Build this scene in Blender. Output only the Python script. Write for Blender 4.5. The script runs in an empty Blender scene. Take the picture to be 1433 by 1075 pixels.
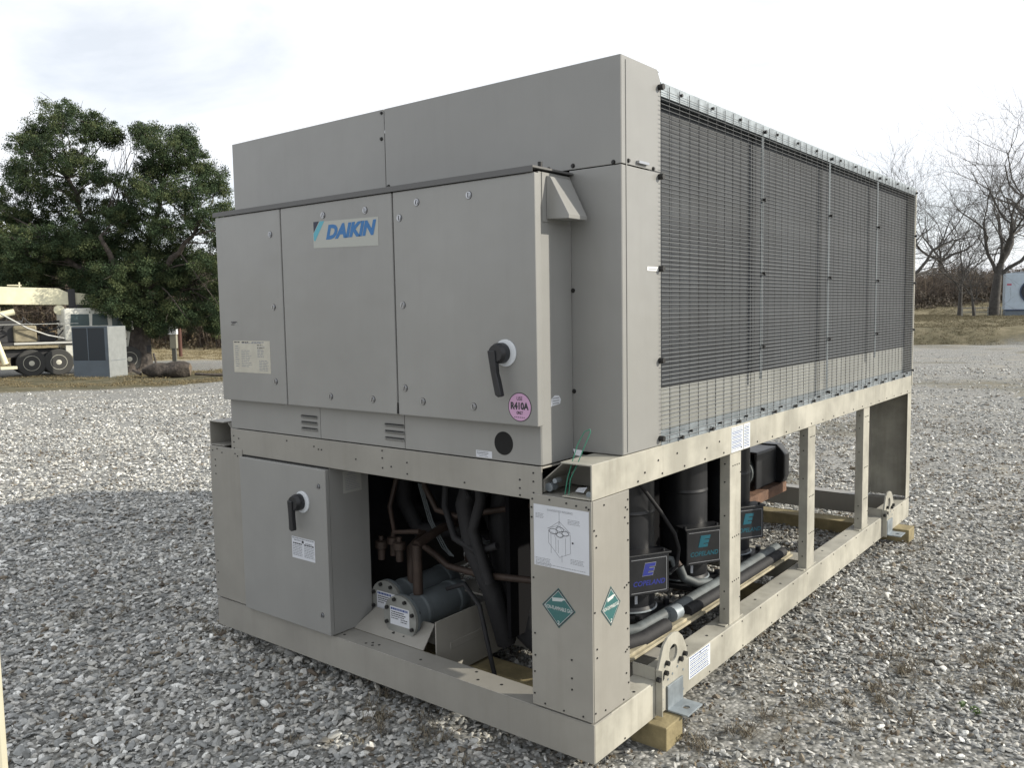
import bpy, math, random
import numpy as np
from mathutils import Vector, Matrix
random.seed(7)
RNG = np.random.default_rng(11)
R = math.radians
scene = bpy.context.scene
COL = scene.collection

# ------------------------------------------------------------------ camera
CAM = Vector((1.4973, -2.3024, 1.6298))
YAW, PITCH, ROLL, FPX = 0.670308, -0.0860576, -0.0173317, 1179.54
_f = Vector((-math.sin(YAW) * math.cos(PITCH), math.cos(YAW) * math.cos(PITCH), math.sin(PITCH)))
_r0 = Vector((math.cos(YAW), math.sin(YAW), 0)); _u0 = _r0.cross(_f)
_r = math.cos(ROLL) * _r0 + math.sin(ROLL) * _u0
_u = -math.sin(ROLL) * _r0 + math.cos(ROLL) * _u0
cd = bpy.data.cameras.new('camera'); cam = bpy.data.objects.new('camera', cd); COL.objects.link(cam)
m = Matrix((_r, _u, -_f)).transposed().to_4x4(); m.translation = CAM
cam.matrix_world = m
cd.sensor_width = 36; cd.lens = FPX / 1433 * 36; cd.clip_start = .05; cd.clip_end = 3000
scene.camera = cam

# ------------------------------------------------------------------ sky, sun, exposure
SUN_AZ, SUN_EL = 34.0, 25.0          # azimuth from +x towards +y
world = bpy.data.worlds.new('World'); scene.world = world; world.use_nodes = True
wt = world.node_tree; wt.nodes.clear()
wo = wt.nodes.new('ShaderNodeOutputWorld'); bg = wt.nodes.new('ShaderNodeBackground')
sky = wt.nodes.new('ShaderNodeTexSky'); sky.sky_type = 'NISHITA'; sky.sun_disc = False
sky.sun_elevation = R(SUN_EL); sky.sun_rotation = R(90 - SUN_AZ); sky.altitude = 100
sky.air_density = 1.0; sky.dust_density = .5
tc = wt.nodes.new('ShaderNodeTexCoord')
mp = wt.nodes.new('ShaderNodeMapping'); mp.inputs['Scale'].default_value = (1.6, 1.6, 4.2); mp.inputs['Location'].default_value = (.35, .0, .0)
nz = wt.nodes.new('ShaderNodeTexNoise'); nz.inputs['Scale'].default_value = 1.7
nz.inputs['Detail'].default_value = 7; nz.inputs['Roughness'].default_value = .55; nz.inputs['Distortion'].default_value = .3
cr = wt.nodes.new('ShaderNodeValToRGB')
cr.color_ramp.elements[0].position = .33; cr.color_ramp.elements[0].color = (.66, .66, .66, 1)
cr.color_ramp.elements[1].position = .50; cr.color_ramp.elements[1].color = (1, 1, 1, 1)
mx = wt.nodes.new('ShaderNodeMix'); mx.data_type = 'RGBA'
mx.inputs['B'].default_value = (10.6, 10.9, 11.4, 1)
wt.links.new(tc.outputs['Generated'], mp.inputs['Vector']); wt.links.new(mp.outputs['Vector'], nz.inputs['Vector'])
wt.links.new(nz.outputs['Fac'], cr.inputs['Fac']); wt.links.new(cr.outputs['Color'], mx.inputs['Factor'])
wt.links.new(sky.outputs['Color'], mx.inputs['A']); wt.links.new(mx.outputs['Result'], bg.inputs['Color'])
bg.inputs['Strength'].default_value = .10
wt.links.new(bg.outputs['Background'], wo.inputs['Surface'])
sl = bpy.data.lights.new('sun', 'SUN'); sl.energy = 5.0; sl.angle = R(1.0); sl.color = (1, .93, .80)
sun = bpy.data.objects.new('sun', sl); COL.objects.link(sun)
sd = Vector((math.cos(R(SUN_EL)) * math.cos(R(SUN_AZ)), math.cos(R(SUN_EL)) * math.sin(R(SUN_AZ)), math.sin(R(SUN_EL))))
sun.rotation_euler = sd.to_track_quat('Z', 'Y').to_euler(); sun.location = (10, 8, 12)
vs = scene.view_settings
vs.view_transform = 'Standard'; vs.look = 'None'; vs.gamma = 1; vs.use_curve_mapping = False; vs.exposure = 0.1

# ------------------------------------------------------------------ helpers
def at(u, v, Z):
    """point of the place seen at photo pixel (u, v), Z metres ahead"""
    return CAM + (_f + _r * ((u - 716.5) / FPX) - _u * ((v - 537.5) / FPX)) * Z

def ss(t):
    t = np.clip(t, 0, 1); return t * t * (3 - 2 * t)

def vnoise(x, y, s, seed=0):
    """cheap smooth value noise (numpy)"""
    x = np.asarray(x, float) * s + 1000.3 + seed * 17.7; y = np.asarray(y, float) * s + 1000.7 + seed * 5.3
    xi, yi = np.floor(x), np.floor(y); fx, fy = ss(x - xi), ss(y - yi)
    def h(a, b):
        q = np.sin(a * 127.1 + b * 311.7 + seed * 74.7) * 43758.5453
        return q - np.floor(q)
    return (h(xi, yi) * (1 - fx) + h(xi + 1, yi) * fx) * (1 - fy) + (h(xi, yi + 1) * (1 - fx) + h(xi + 1, yi + 1) * fx) * fy

def polar(x, y):
    dx, dy = np.asarray(x, float) - CAM.x, np.asarray(y, float) - CAM.y
    return np.hypot(dx, dy), np.degrees(np.arctan2(dy, dx)) % 360

def height(x, y):
    D, az = polar(x, y)
    left = ss((az - 128) / 10) * (1 - ss((az - 230) / 40)) 
    h = -.62 * ss((D - 9) / 22) * left
    right = 1 - left
    h = h + right * .85 * ss((D - 33) / 13)
    h = h + (2.6 * left + .7 * (1 - left) + 1.6 * vnoise(x, y, .05, 3)) * ss((D - 60) / 25)
    h = h + .10 * (vnoise(x, y, .35, 1) - .5) * ss((D - 12) / 12) + .03 * (vnoise(x, y, 1.1, 2) - .5) * ss((D - 5) / 8)
    h = h - .30 * np.exp(-((D - 35.5 - 4 * vnoise(x, y, .12, 9)) / .9) ** 2) * right * (az < 120) + .18 * np.exp(-((D - 37.5 - 4 * vnoise(x, y, .12, 9)) / 1.0) ** 2) * right * (az < 120)
    return h

class MB:
    def __init__(s): s.v = []; s.f = []; s.mi = []; s.sm = []
    def add(s, vs_, fs_, mi=0, smooth=False):
        b = len(s.v); s.v.extend([tuple(p) for p in vs_])
        for f in fs_:
            s.f.append(tuple(b + i for i in f)); s.mi.append(mi); s.sm.append(smooth)
    def box(s, x0, x1, y0, y1, z0, z1, mi=0):
        x0, x1 = min(x0, x1), max(x0, x1); y0, y1 = min(y0, y1), max(y0, y1); z0, z1 = min(z0, z1), max(z0, z1)
        p = [(x0, y0, z0), (x1, y0, z0), (x1, y1, z0), (x0, y1, z0), (x0, y0, z1), (x1, y0, z1), (x1, y1, z1), (x0, y1, z1)]
        s.add(p, [(0, 3, 2, 1), (4, 5, 6, 7), (0, 1, 5, 4), (1, 2, 6, 5), (2, 3, 7, 6), (3, 0, 4, 7)], mi)
    def prism(s, pts, vec, mi=0):
        n = len(pts); vec = Vector(vec); a = [Vector(p) for p in pts]
        s.add(a + [p + vec for p in a], [tuple(range(n))[::-1], tuple(range(n, 2 * n))] +
              [(i, (i + 1) % n, n + (i + 1) % n, n + i) for i in range(n)], mi)
    def tube(s, path, rad, n=8, mi=0, cap=True, smooth=True):
        P = [Vector(p) for p in path]
        rs = rad if isinstance(rad, (list, tuple)) else [rad] * len(P)
        ref = None; rings = []
        for i, p in enumerate(P):
            d = (P[min(i + 1, len(P) - 1)] - P[max(i - 1, 0)])
            if d.length < 1e-9: d = Vector((0, 0, 1))
            d.normalize()
            if ref is None: ref = Vector((0, 0, 1)) if abs(d.z) < .9 else Vector((1, 0, 0))
            a = (ref - d * ref.dot(d)).normalized(); b = d.cross(a); ref = a
            rings.append([p + (a * math.cos(2 * math.pi * k / n) + b * math.sin(2 * math.pi * k / n)) * rs[i] for k in range(n)])
        vs_ = [q for r_ in rings for q in r_]
        fs_ = [(i * n + k, i * n + (k + 1) % n, (i + 1) * n + (k + 1) % n, (i + 1) * n + k) for i in range(len(P) - 1) for k in range(n)]
        s.add(vs_, fs_, mi, smooth)
        if cap:
            s.add(rings[0], [tuple(range(n))[::-1]], mi); s.add(rings[-1], [tuple(range(n))], mi)
    def cyl(s, p0, p1, r, n=16, mi=0, smooth=True): s.tube([p0, p1], r, n, mi, True, smooth)
    def lathe(s, c, axis, prof, n=24, mi=0):
        """prof: list of (distance along axis, radius)"""
        ax = Vector(axis).normalized(); c = Vector(c)
        ref = Vector((0, 0, 1)) if abs(ax.z) < .9 else Vector((1, 0, 0))
        a = (ref - ax * ref.dot(ax)).normalized(); b = ax.cross(a)
        rings = [[c + ax * d + (a * math.cos(2 * math.pi * k / n) + b * math.sin(2 * math.pi * k / n)) * max(r, 1e-4) for k in range(n)] for d, r in prof]
        fs_ = [(i * n + k, i * n + (k + 1) % n, (i + 1) * n + (k + 1) % n, (i + 1) * n + k) for i in range(len(prof) - 1) for k in range(n)]
        # duplicate rings at sharp corners to keep edges crisp
        for i in range(len(prof) - 1):
            s.add(rings[i] + rings[i + 1], [(k, (k + 1) % n, n + (k + 1) % n, n + k) for k in range(n)], mi, True)
        s.add(rings[0], [tuple(range(n))[::-1]], mi); s.add(rings[-1], [tuple(range(n))], mi)
    def plate_hole(s, outer, c, r, frame, t, n=32, mi=0):
        """extruded plate: outer polygon (2d, star-shaped about c) with a round hole"""
        o, ri, up, nn = frame
        def cast(a):
            d = (math.cos(a), math.sin(a)); best = 1e9
            for i in range(len(outer)):
                x1, y1 = outer[i][0] - c[0], outer[i][1] - c[1]; x2, y2 = outer[(i + 1) % len(outer)][0] - c[0], outer[(i + 1) % len(outer)][1] - c[1]
                ex, ey = x2 - x1, y2 - y1; den = d[0] * ey - d[1] * ex
                if abs(den) < 1e-12: continue
                t_ = (x1 * ey - y1 * ex) / den; u_ = (x1 * d[1] - y1 * d[0]) / den
                if t_ > 0 and -1e-6 <= u_ <= 1 + 1e-6: best = min(best, t_)
            return best
        ang = sorted([2 * math.pi * k / n for k in range(n)] + [math.atan2(p[1] - c[1], p[0] - c[0]) % (2 * math.pi) for p in outer])
        n = len(ang); O = []; I = []
        for a in ang:
            q = cast(a); O.append((c[0] + q * math.cos(a), c[1] + q * math.sin(a))); I.append((c[0] + r * math.cos(a), c[1] + r * math.sin(a)))
        def P(p, d): return o + ri * p[0] + up * p[1] + nn * d
        vs_ = [P(p, t) for p in O] + [P(p, t) for p in I] + [P(p, 0) for p in O] + [P(p, 0) for p in I]
        fs_ = []
        for k in range(n):
            j = (k + 1) % n
            fs_ += [(k, j, n + j, n + k), (2 * n + j, 2 * n + k, 3 * n + k, 3 * n + j), (k, 2 * n + k, 2 * n + j, j), (n + k, n + j, 3 * n + j, 3 * n + k)]
        s.add(vs_, fs_, mi)
    def mesh(s, name, mats):
        me = bpy.data.meshes.new(name); me.from_pydata(s.v, [], s.f)
        for mt in (mats if isinstance(mats, (list, tuple)) else [mats]): me.materials.append(mt)
        me.polygons.foreach_set('material_index', s.mi); me.polygons.foreach_set('use_smooth', s.sm)
        me.update(); return me
    def build(s, name, mats, parent=None, bevel=0, kind=None, loc=None):
        o = bpy.data.objects.new(name, s.mesh(name, mats)); COL.objects.link(o)
        if parent: o.parent = parent
        if bevel:
            b = o.modifiers.new('bevel', 'BEVEL'); b.width = bevel; b.segments = 2; b.limit_method = 'ANGLE'; b.angle_limit = R(40)
            b.harden_normals = False
        if kind: o['kind'] = kind
        if loc: o.location = loc
        return o

def npmesh(name, v, f, mat, smooth=False, attr=None, parent=None, kind=None):
    """v (n,3), f (m,k) arrays"""
    me = bpy.data.meshes.new(name); k = f.shape[1]
    me.vertices.add(len(v)); me.vertices.foreach_set('co', np.ascontiguousarray(v, np.float32).ravel())
    me.loops.add(f.size); me.loops.foreach_set('vertex_index', np.ascontiguousarray(f, np.int32).ravel())
    me.polygons.add(len(f)); me.polygons.foreach_set('loop_start', np.arange(len(f), dtype=np.int32) * k)
    me.polygons.foreach_set('use_smooth', np.full(len(f), smooth))
    me.update(calc_edges=True); me.materials.append(mat)
    for nm, val in (attr or {}).items():
        a = me.attributes.new(nm, 'FLOAT', 'POINT'); a.data.foreach_set('value', np.asarray(val, np.float32))
    o = bpy.data.objects.new(name, me); COL.objects.link(o)
    if parent: o.parent = parent
    if kind: o['kind'] = kind
    return o

def tag(o, label, cat, group=None, kind=None):
    o['label'] = label; o['category'] = cat
    if group: o['group'] = group
    if kind: o['kind'] = kind
    return o
def thing(name, label, cat, loc=(0, 0, 0), rz=0, group=None):
    o = bpy.data.objects.new(name, None); COL.objects.link(o); o.empty_display_size = .2
    o.location = loc; o.rotation_euler = (0, 0, rz); return tag(o, label, cat, group)

FR = (Vector((0, 0, 0)), Vector((1, 0, 0)), Vector((0, 0, 1)), Vector((0, -1, 0)))     # frame: front faces
SD = (Vector((0, 0, 0)), Vector((0, 1, 0)), Vector((0, 0, 1)), Vector((1, 0, 0)))      # frame: right side faces
def off(fr, d): return (fr[0] + fr[3] * d, fr[1], fr[2], fr[3])
def P2(fr, a, b, d=0): return fr[0] + fr[1] * a + fr[2] * b + fr[3] * d
def poly(mb, fr, pts, d0, d1, mi=0):
    mb.prism([P2(fr, a, b, d0) for a, b in pts], fr[3] * (d1 - d0), mi)
def rect(mb, fr, a0, a1, b0, b1, d0, d1, mi=0): poly(mb, fr, [(a0, b0), (a1, b0), (a1, b1), (a0, b1)], d0, d1, mi)
def disc(mb, fr, a, b, r, d0, d1, n=20, mi=0):
    poly(mb, fr, [(a + r * math.cos(2 * math.pi * k / n), b + r * math.sin(2 * math.pi * k / n)) for k in range(n)], d0, d1, mi)

def text_polys(mb, body, fr, a0, a1, b0, b1, d, mi=0, shear=0., bold=0., th=.0006):
    """flat lettering fitted to the rectangle a0..a1, b0..b1 of a frame"""
    cu = bpy.data.curves.new('t', 'FONT'); cu.body = body; cu.size = 1; cu.shear = shear; cu.offset = bold
    cu.resolution_u = 3; cu.align_x = 'LEFT'
    o = bpy.data.objects.new('t', cu); COL.objects.link(o)
    dg = bpy.context.evaluated_depsgraph_get(); dg.update(); me = bpy.data.meshes.new_from_object(o.evaluated_get(dg))
    co = [v.co.copy() for v in me.vertices]; fs = [tuple(p.vertices) for p in me.polygons]
    bpy.data.objects.remove(o); bpy.data.curves.remove(cu); bpy.data.meshes.remove(me)
    if not co: return
    x0, x1 = min(c.x for c in co), max(c.x for c in co); y0, y1 = min(c.y for c in co), max(c.y for c in co)
    vs_ = [P2(fr, a0 + (c.x - x0) / (x1 - x0) * (a1 - a0), b0 + (c.y - y0) / max(y1 - y0, 1e-6) * (b1 - b0), d + th) for c in co]
    mb.add(vs_, fs, mi)

# ------------------------------------------------------------------ materials
def mat(name, col, rough=.5, metal=0., var=.0, vscale=4., bump=0., bscale=30., streak=0., spec=.5, detail=5, col2=None, dist=.01, c2pos=(.4, .65)):
    m = bpy.data.materials.new(name); m.use_nodes = True; nt = m.node_tree; b = nt.nodes['Principled BSDF']
    b.inputs['Roughness'].default_value = rough; b.inputs['Metallic'].default_value = metal
    b.inputs['Specular IOR Level'].default_value = spec
    c = (*col, 1)
    N = nt.nodes.new; L = nt.links.new
    co = N('ShaderNodeTexCoord')
    b.inputs['Base Color'].default_value = c
    last = None
    if var or col2:
        n = N('ShaderNodeTexNoise'); n.inputs['Scale'].default_value = vscale; n.inputs['Detail'].default_value = detail; n.inputs['Roughness'].default_value = .6
        L(co.outputs['Object'], n.inputs['Vector'])
        rp = N('ShaderNodeValToRGB'); rp.color_ramp.elements[0].position = c2pos[0]; rp.color_ramp.elements[1].position = c2pos[1]
        if col2: rp.color_ramp.elements[0].color = (*col2, 1); rp.color_ramp.elements[1].color = c
        else:
            rp.color_ramp.elements[0].color = (*[q * (1 - var) for q in col], 1); rp.color_ramp.elements[1].color = (*[min(1, q * (1 + var * .6)) for q in col], 1)
        L(n.outputs['Fac'], rp.inputs['Fac']); last = rp.outputs['Color']
        if rough < .7:
            mr = N('ShaderNodeMapRange'); mr.inputs['To Min'].default_value = rough * .8; mr.inputs['To Max'].default_value = min(1, rough * 1.3)
            L(n.outputs['Fac'], mr.inputs['Value']); L(mr.outputs['Result'], b.inputs['Roughness'])
    if streak:
        mpn = N('ShaderNodeMapping'); mpn.inputs['Scale'].default_value = (9, 9, .7)
        L(co.outputs['Object'], mpn.inputs['Vector'])
        n2 = N('ShaderNodeTexNoise'); n2.inputs['Scale'].default_value = 2.2; n2.inputs['Detail'].default_value = 6; n2.inputs['Roughness'].default_value = .65
        L(mpn.outputs['Vector'], n2.inputs['Vector'])
        r2 = N('ShaderNodeValToRGB'); r2.color_ramp.elements[0].position = .5; r2.color_ramp.elements[1].position = .8
        r2.color_ramp.elements[0].color = (1, 1, 1, 1); r2.color_ramp.elements[1].color = (1 - streak, 1 - streak * 1.05, 1 - streak * 1.15, 1)
        L(n2.outputs['Fac'], r2.inputs['Fac'])
        mm = N('ShaderNodeMix'); mm.data_type = 'RGBA'; mm.blend_type = 'MULTIPLY'; mm.inputs['Factor'].default_value = 1
        if last: L(last, mm.inputs['A'])
        else: mm.inputs['A'].default_value = c
        L(r2.outputs['Color'], mm.inputs['B']); last = mm.outputs['Result']
    if last: L(last, b.inputs['Base Color'])
    if bump:
        n3 = N('ShaderNodeTexNoise'); n3.inputs['Scale'].default_value = bscale; n3.inputs['Detail'].default_value = 4
        L(co.outputs['Object'], n3.inputs['Vector'])
        bp = N('ShaderNodeBump'); bp.inputs['Strength'].default_value = bump; bp.inputs['Distance'].default_value = dist
        L(n3.outputs['Fac'], bp.inputs['Height']); L(bp.outputs['Normal'], b.inputs['Normal'])
    return m

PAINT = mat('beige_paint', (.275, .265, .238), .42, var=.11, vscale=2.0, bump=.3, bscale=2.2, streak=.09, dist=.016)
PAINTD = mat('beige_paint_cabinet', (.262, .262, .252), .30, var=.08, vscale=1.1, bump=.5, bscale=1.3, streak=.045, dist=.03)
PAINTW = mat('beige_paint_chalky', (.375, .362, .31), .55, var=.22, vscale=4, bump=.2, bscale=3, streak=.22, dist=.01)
GALV = mat('galvanised_steel', (.26, .295, .32), .45, metal=.35, var=.22, vscale=14)
WIRE = mat('guard_wire', (.22, .23, .235), .4, metal=.2)
WIREV = mat('guard_wire_shaded', (.07, .07, .07), .6)  # upright wires: their unlit side is painted into this darker colour
DARKSCREW = mat('dark_screw', (.03, .03, .03), .5, metal=.5)
CHROME = mat('zinc_screw', (.42, .43, .45), .3, metal=1.)
COIL = bpy.data.materials.new('coil_fins'); COIL.use_nodes = True
def _coil():
    nt = COIL.node_tree; b = nt.nodes['Principled BSDF']; N = nt.nodes.new; L = nt.links.new
    co = N('ShaderNodeTexCoord'); mp_ = N('ShaderNodeMapping'); mp_.inputs['Scale'].default_value = (1, 1, 1)
    L(co.outputs['Object'], mp_.inputs['Vector'])
    n = N('ShaderNodeTexNoise'); n.inputs['Scale'].default_value = 2.4; n.inputs['Detail'].default_value = 7; n.inputs['Roughness'].default_value = .7
    L(mp_.outputs['Vector'], n.inputs['Vector'])
    rp = N('ShaderNodeValToRGB'); rp.color_ramp.elements[0].position = .35; rp.color_ramp.elements[1].position = .7
    rp.color_ramp.elements[0].color = (.016, .020, .026, 1); rp.color_ramp.elements[1].color = (.042, .049, .058, 1)
    L(n.outputs['Fac'], rp.inputs['Fac'])
    w = N('ShaderNodeTexWave'); w.bands_direction = 'Z'; w.inputs['Scale'].default_value = 16; w.inputs['Distortion'].default_value = .6
    L(co.outputs['Object'], w.inputs['Vector'])
    mm = N('ShaderNodeMix'); mm.data_type = 'RGBA'; mm.blend_type = 'MULTIPLY'; mm.inputs['Factor'].default_value = .35
    L(rp.outputs['Color'], mm.inputs['A']); L(w.outputs['Color'], mm.inputs['B']); L(mm.outputs['Result'], b.inputs['Base Color'])
    b.inputs['Roughness'].default_value = .6; b.inputs['Metallic'].default_value = .2
_coil()
BLACK = mat('black_paint', (.016, .017, .02), .38, var=.3, vscale=6)
BLACKM = mat('black_matte', (.009, .009, .010), .95, spec=.08)
FOAM = mat('black_pipe_insulation', (.014, .014, .016), .75, bump=.4, bscale=25)
CONDUIT = mat('dusty_grey_pipe', (.10, .115, .12), .6, var=.3, vscale=12)
COPPER = mat('tarnished_copper', (.055, .038, .03), .6, metal=.3, var=.3, vscale=10)
BLUEGREY = mat('blue_grey_shell_paint', (.13, .15, .16), .4, var=.15, vscale=5)
RUST = mat('rusty_steel', (.17, .095, .06), .8, var=.35, vscale=9, bump=.3)
WHITEP = mat('white_plastic', (.62, .65, .68), .4)
PAPER = mat('white_paper', (.56, .58, .62), .7, var=.05)
PAPERC = mat('cream_label', (.47, .45, .38), .6, var=.08, vscale=20)
INK = mat('black_ink', (.03, .03, .035), .6)
INKG = mat('grey_ink', (.22, .23, .25), .7)
INKB = mat('navy_ink', (.03, .06, .2), .6)
LOGOB = mat('logo_blue', (.02, .14, .36), .45)
LOGOC = mat('logo_cyan', (.09, .36, .45), .45)
LOGON = mat('logo_navy', (.01, .015, .04), .45)
BLUEV = mat('violet_blue_print', (.03, .04, .24), .4)
TEALV = mat('teal_print', (.012, .10, .14), .4)
SILVER = mat('silver_print', (.28, .29, .31), .4)
PINK = mat('pink_sticker', (.50, .30, .46), .5)
GREENS = mat('green_placard', (.035, .12, .12), .45)
TIMBER = mat('timber', (.26, .215, .115), .8, var=.25, vscale=7, bump=.4, bscale=40, streak=.2)
WOODL = mat('pale_mounting_rail', (.38, .34, .24), .6, var=.3, vscale=8)
GREENW = mat('green_wire_coat', (.03, .22, .14), .5)
HOLE = mat('dark_hole', (.006, .006, .006), .9)

# ------------------------------------------------------------------ ground
def build_ground():
    az = np.concatenate([np.linspace(85, 172, 350, endpoint=False), np.linspace(172, 445, 90, endpoint=False)])
    rr = np.concatenate([[0.02], np.geomspace(.5, 9, 50), np.linspace(9.4, 90, 240), np.geomspace(93, 1500, 30)])
    A, D = np.meshgrid(np.radians(az), rr)
    X = CAM.x + D * np.cos(A); Y = CAM.y + D * np.sin(A)
    Z = height(X, Y)
    n, mth = len(az), len(rr)
    i, j = np.meshgrid(np.arange(mth - 1), np.arange(n), indexing='ij')
    f = np.stack([i * n + j, (i + 1) * n + j, (i + 1) * n + (j + 1) % n, i * n + (j + 1) % n], -1).reshape(-1, 4)
    x, y = X.ravel(), Y.ravel(); g, tan = zones(x, y)
    g_ = mat_ground()
    o = npmesh('ground', np.stack([x, y, Z.ravel()], 1), f, g_, True, {'grass': g, 'tan': tan}, kind='structure')
    return o
def zones(x, y):
    D, az = polar(x, y)
    wob = 2.5 * (vnoise(x, y, .16, 5) - .5) + 1.2 * (vnoise(x, y, .6, 6) - .5)
    d = D + wob
    L_ = ss((az - 118) / 8)
    gl = ss((d - 30.8) / 1.2) * (1 - ss((d - 37.2) / 1.5)) + ss((d - 45) / 2)
    # the grass strip fades out towards the chiller on the left
    gr = ss((D + 7 * (vnoise(x, y, .11, 14) - .5) + 4 * (vnoise(x, y, .35, 15) - .5) - 35.) / 2.4)
    g = gl * L_ + gr * (1 - L_)
    patch = ss((vnoise(x, y, .55, 8) - .62) / .12) * .5 * ss((D - 6) / 3) * ss((124 - az) / 14)
    band = np.exp(-((D - 19.5 + 2 * (vnoise(x, y, .2, 4) - .5)) / .9) ** 2) * .6 * ss((116 - az) / 10)
    g = np.clip(np.maximum(g, np.maximum(patch, band)), 0, 1)
    tan = ss((d - 42) / 3) * L_ + (1 - L_) * .45 * ss((d - 36) / 6) * vnoise(x, y, .25, 77) * 1.4
    return g, tan
def mat_ground():
    m = bpy.data.materials.new('gravel_ground'); m.use_nodes = True; nt = m.node_tree; b = nt.nodes['Principled BSDF']
    N = nt.nodes.new; L = nt.links.new; b.inputs['Roughness'].default_value = .9; b.inputs['Specular IOR Level'].default_value = .2
    co = N('ShaderNodeTexCoord')
    vo = N('ShaderNodeTexVoronoi'); vo.inputs['Scale'].default_value = 55; L(co.outputs['Object'], vo.inputs['Vector'])
    sep = N('ShaderNodeSeparateColor'); L(vo.outputs['Color'], sep.inputs['Color'])
    r1 = N('ShaderNodeValToRGB'); e = r1.color_ramp.elements
    e[0].position = 0; e[0].color = (.15, .148, .135, 1); e[1].position = 1; e[1].color = (.62, .61, .58, 1)
    q = e.new(.5); q.color = (.33, .33, .31, 1); q = e.new(.8); q.color = (.43, .425, .40, 1)
    L(sep.outputs['Red'], r1.inputs['Fac'])
    ed = N('ShaderNodeMapRange'); ed.inputs['From Min'].default_value = 0; ed.inputs['From Max'].default_value = .6
    ed.inputs['To Min'].default_value = 1; ed.inputs['To Max'].default_value = .45; L(vo.outputs['Distance'], ed.inputs['Value'])
    m1 = N('ShaderNodeMix'); m1.data_type = 'RGBA'; m1.blend_type = 'MULTIPLY'; m1.inputs['Factor'].default_value = .8
    L(r1.outputs['Color'], m1.inputs['A']); L(ed.outputs['Result'], m1.inputs['B'])
    # broad patches of dirt and fines
    n = N('ShaderNodeTexNoise'); n.inputs['Scale'].default_value = 1.1; n.inputs['Detail'].default_value = 10; n.inputs['Roughness'].default_value = .7
    L(co.outputs['Object'], n.inputs['Vector'])
    r2 = N('ShaderNodeValToRGB'); r2.color_ramp.elements[0].position = .50; r2.color_ramp.elements[1].position = .68
    r2.color_ramp.elements[0].color = (0, 0, 0, 1); r2.color_ramp.elements[1].color = (.75, .75, .75, 1); L(n.outputs['Fac'], r2.inputs['Fac'])
    m2 = N('ShaderNodeMix'); m2.data_type = 'RGBA'; L(r2.outputs['Color'], m2.inputs['Factor']); L(m1.outputs['Result'], m2.inputs['A'])
    m2.inputs['B'].default_value = (.29, .27, .225, 1)
    # grass zones
    ng = N('ShaderNodeTexNoise'); ng.inputs['Scale'].default_value = 1.8; ng.inputs['Detail'].default_value = 9; ng.inputs['Roughness'].default_value = .72
    L(co.outputs['Object'], ng.inputs['Vector'])
    rg = N('ShaderNodeValToRGB'); rg.color_ramp.elements[0].position = .33; rg.color_ramp.elements[1].position = .68
    rg.color_ramp.elements[0].color = (.055, .052, .032, 1); rg.color_ramp.elements[1].color = (.19, .16, .105, 1)
    q = rg.color_ramp.elements.new(.5); q.color = (.11, .10, .062, 1); L(ng.outputs['Fac'], rg.inputs['Fac'])
    rt = N('ShaderNodeValToRGB'); rt.color_ramp.elements[0].position = .3; rt.color_ramp.elements[1].position = .7
    rt.color_ramp.elements[0].color = (.19, .155, .085, 1); rt.color_ramp.elements[1].color = (.36, .31, .2, 1); L(ng.outputs['Fac'], rt.inputs['Fac'])
    at_ = N('ShaderNodeAttribute'); at_.attribute_name = 'tan'; ag = N('ShaderNodeAttribute'); ag.attribute_name = 'grass'
    m3 = N('ShaderNodeMix'); m3.data_type = 'RGBA'; L(at_.outputs['Fac'], m3.inputs['Factor']); L(rg.outputs['Color'], m3.inputs['A']); L(rt.outputs['Color'], m3.inputs['B'])
    brk = N('ShaderNodeMath'); brk.operation = 'ADD'; brk.use_clamp = True
    bs = N('ShaderNodeMapRange'); bs.inputs['From Min'].default_value = .3; bs.inputs['From Max'].default_value = .7; bs.inputs['To Min'].default_value = -.35; bs.inputs['To Max'].default_value = .35
    L(ng.outputs['Fac'], bs.inputs['Value'])
    mu = N('ShaderNodeMath'); mu.operation = 'MULTIPLY'
    # breakup only where grass is partly there: grass*4*(1-grass)*noise
    inv = N('ShaderNodeMath'); inv.operation = 'SUBTRACT'; inv.inputs[0].default_value = 1; L(ag.outputs['Fac'], inv.inputs[1])
    mg = N('ShaderNodeMath'); mg.operation = 'MULTIPLY'; L(ag.outputs['Fac'], mg.inputs[0]); L(inv.outputs[0], mg.inputs[1])
    mg2 = N('ShaderNodeMath'); mg2.operation = 'MULTIPLY'; mg2.inputs[1].default_value = 4; L(mg.outputs[0], mg2.inputs[0])
    L(mg2.outputs[0], mu.inputs[0]); L(bs.outputs['Result'], mu.inputs[1]); L(ag.outputs['Fac'], brk.inputs[0]); L(mu.outputs[0], brk.inputs[1])
    m4 = N('ShaderNodeMix'); m4.data_type = 'RGBA'; L(brk.outputs[0], m4.inputs['Factor']); L(m2.outputs['Result'], m4.inputs['A']); L(m3.outputs['Result'], m4.inputs['B'])
    L(m4.outputs['Result'], b.inputs['Base Color'])
    bp = N('ShaderNodeBump'); bp.inputs['Strength'].default_value = .5; bp.inputs['Distance'].default_value = .01; bp.invert = True
    L(vo.outputs['Distance'], bp.inputs['Height']); L(bp.outputs['Normal'], b.inputs['Normal'])
    return m
build_ground()

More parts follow.
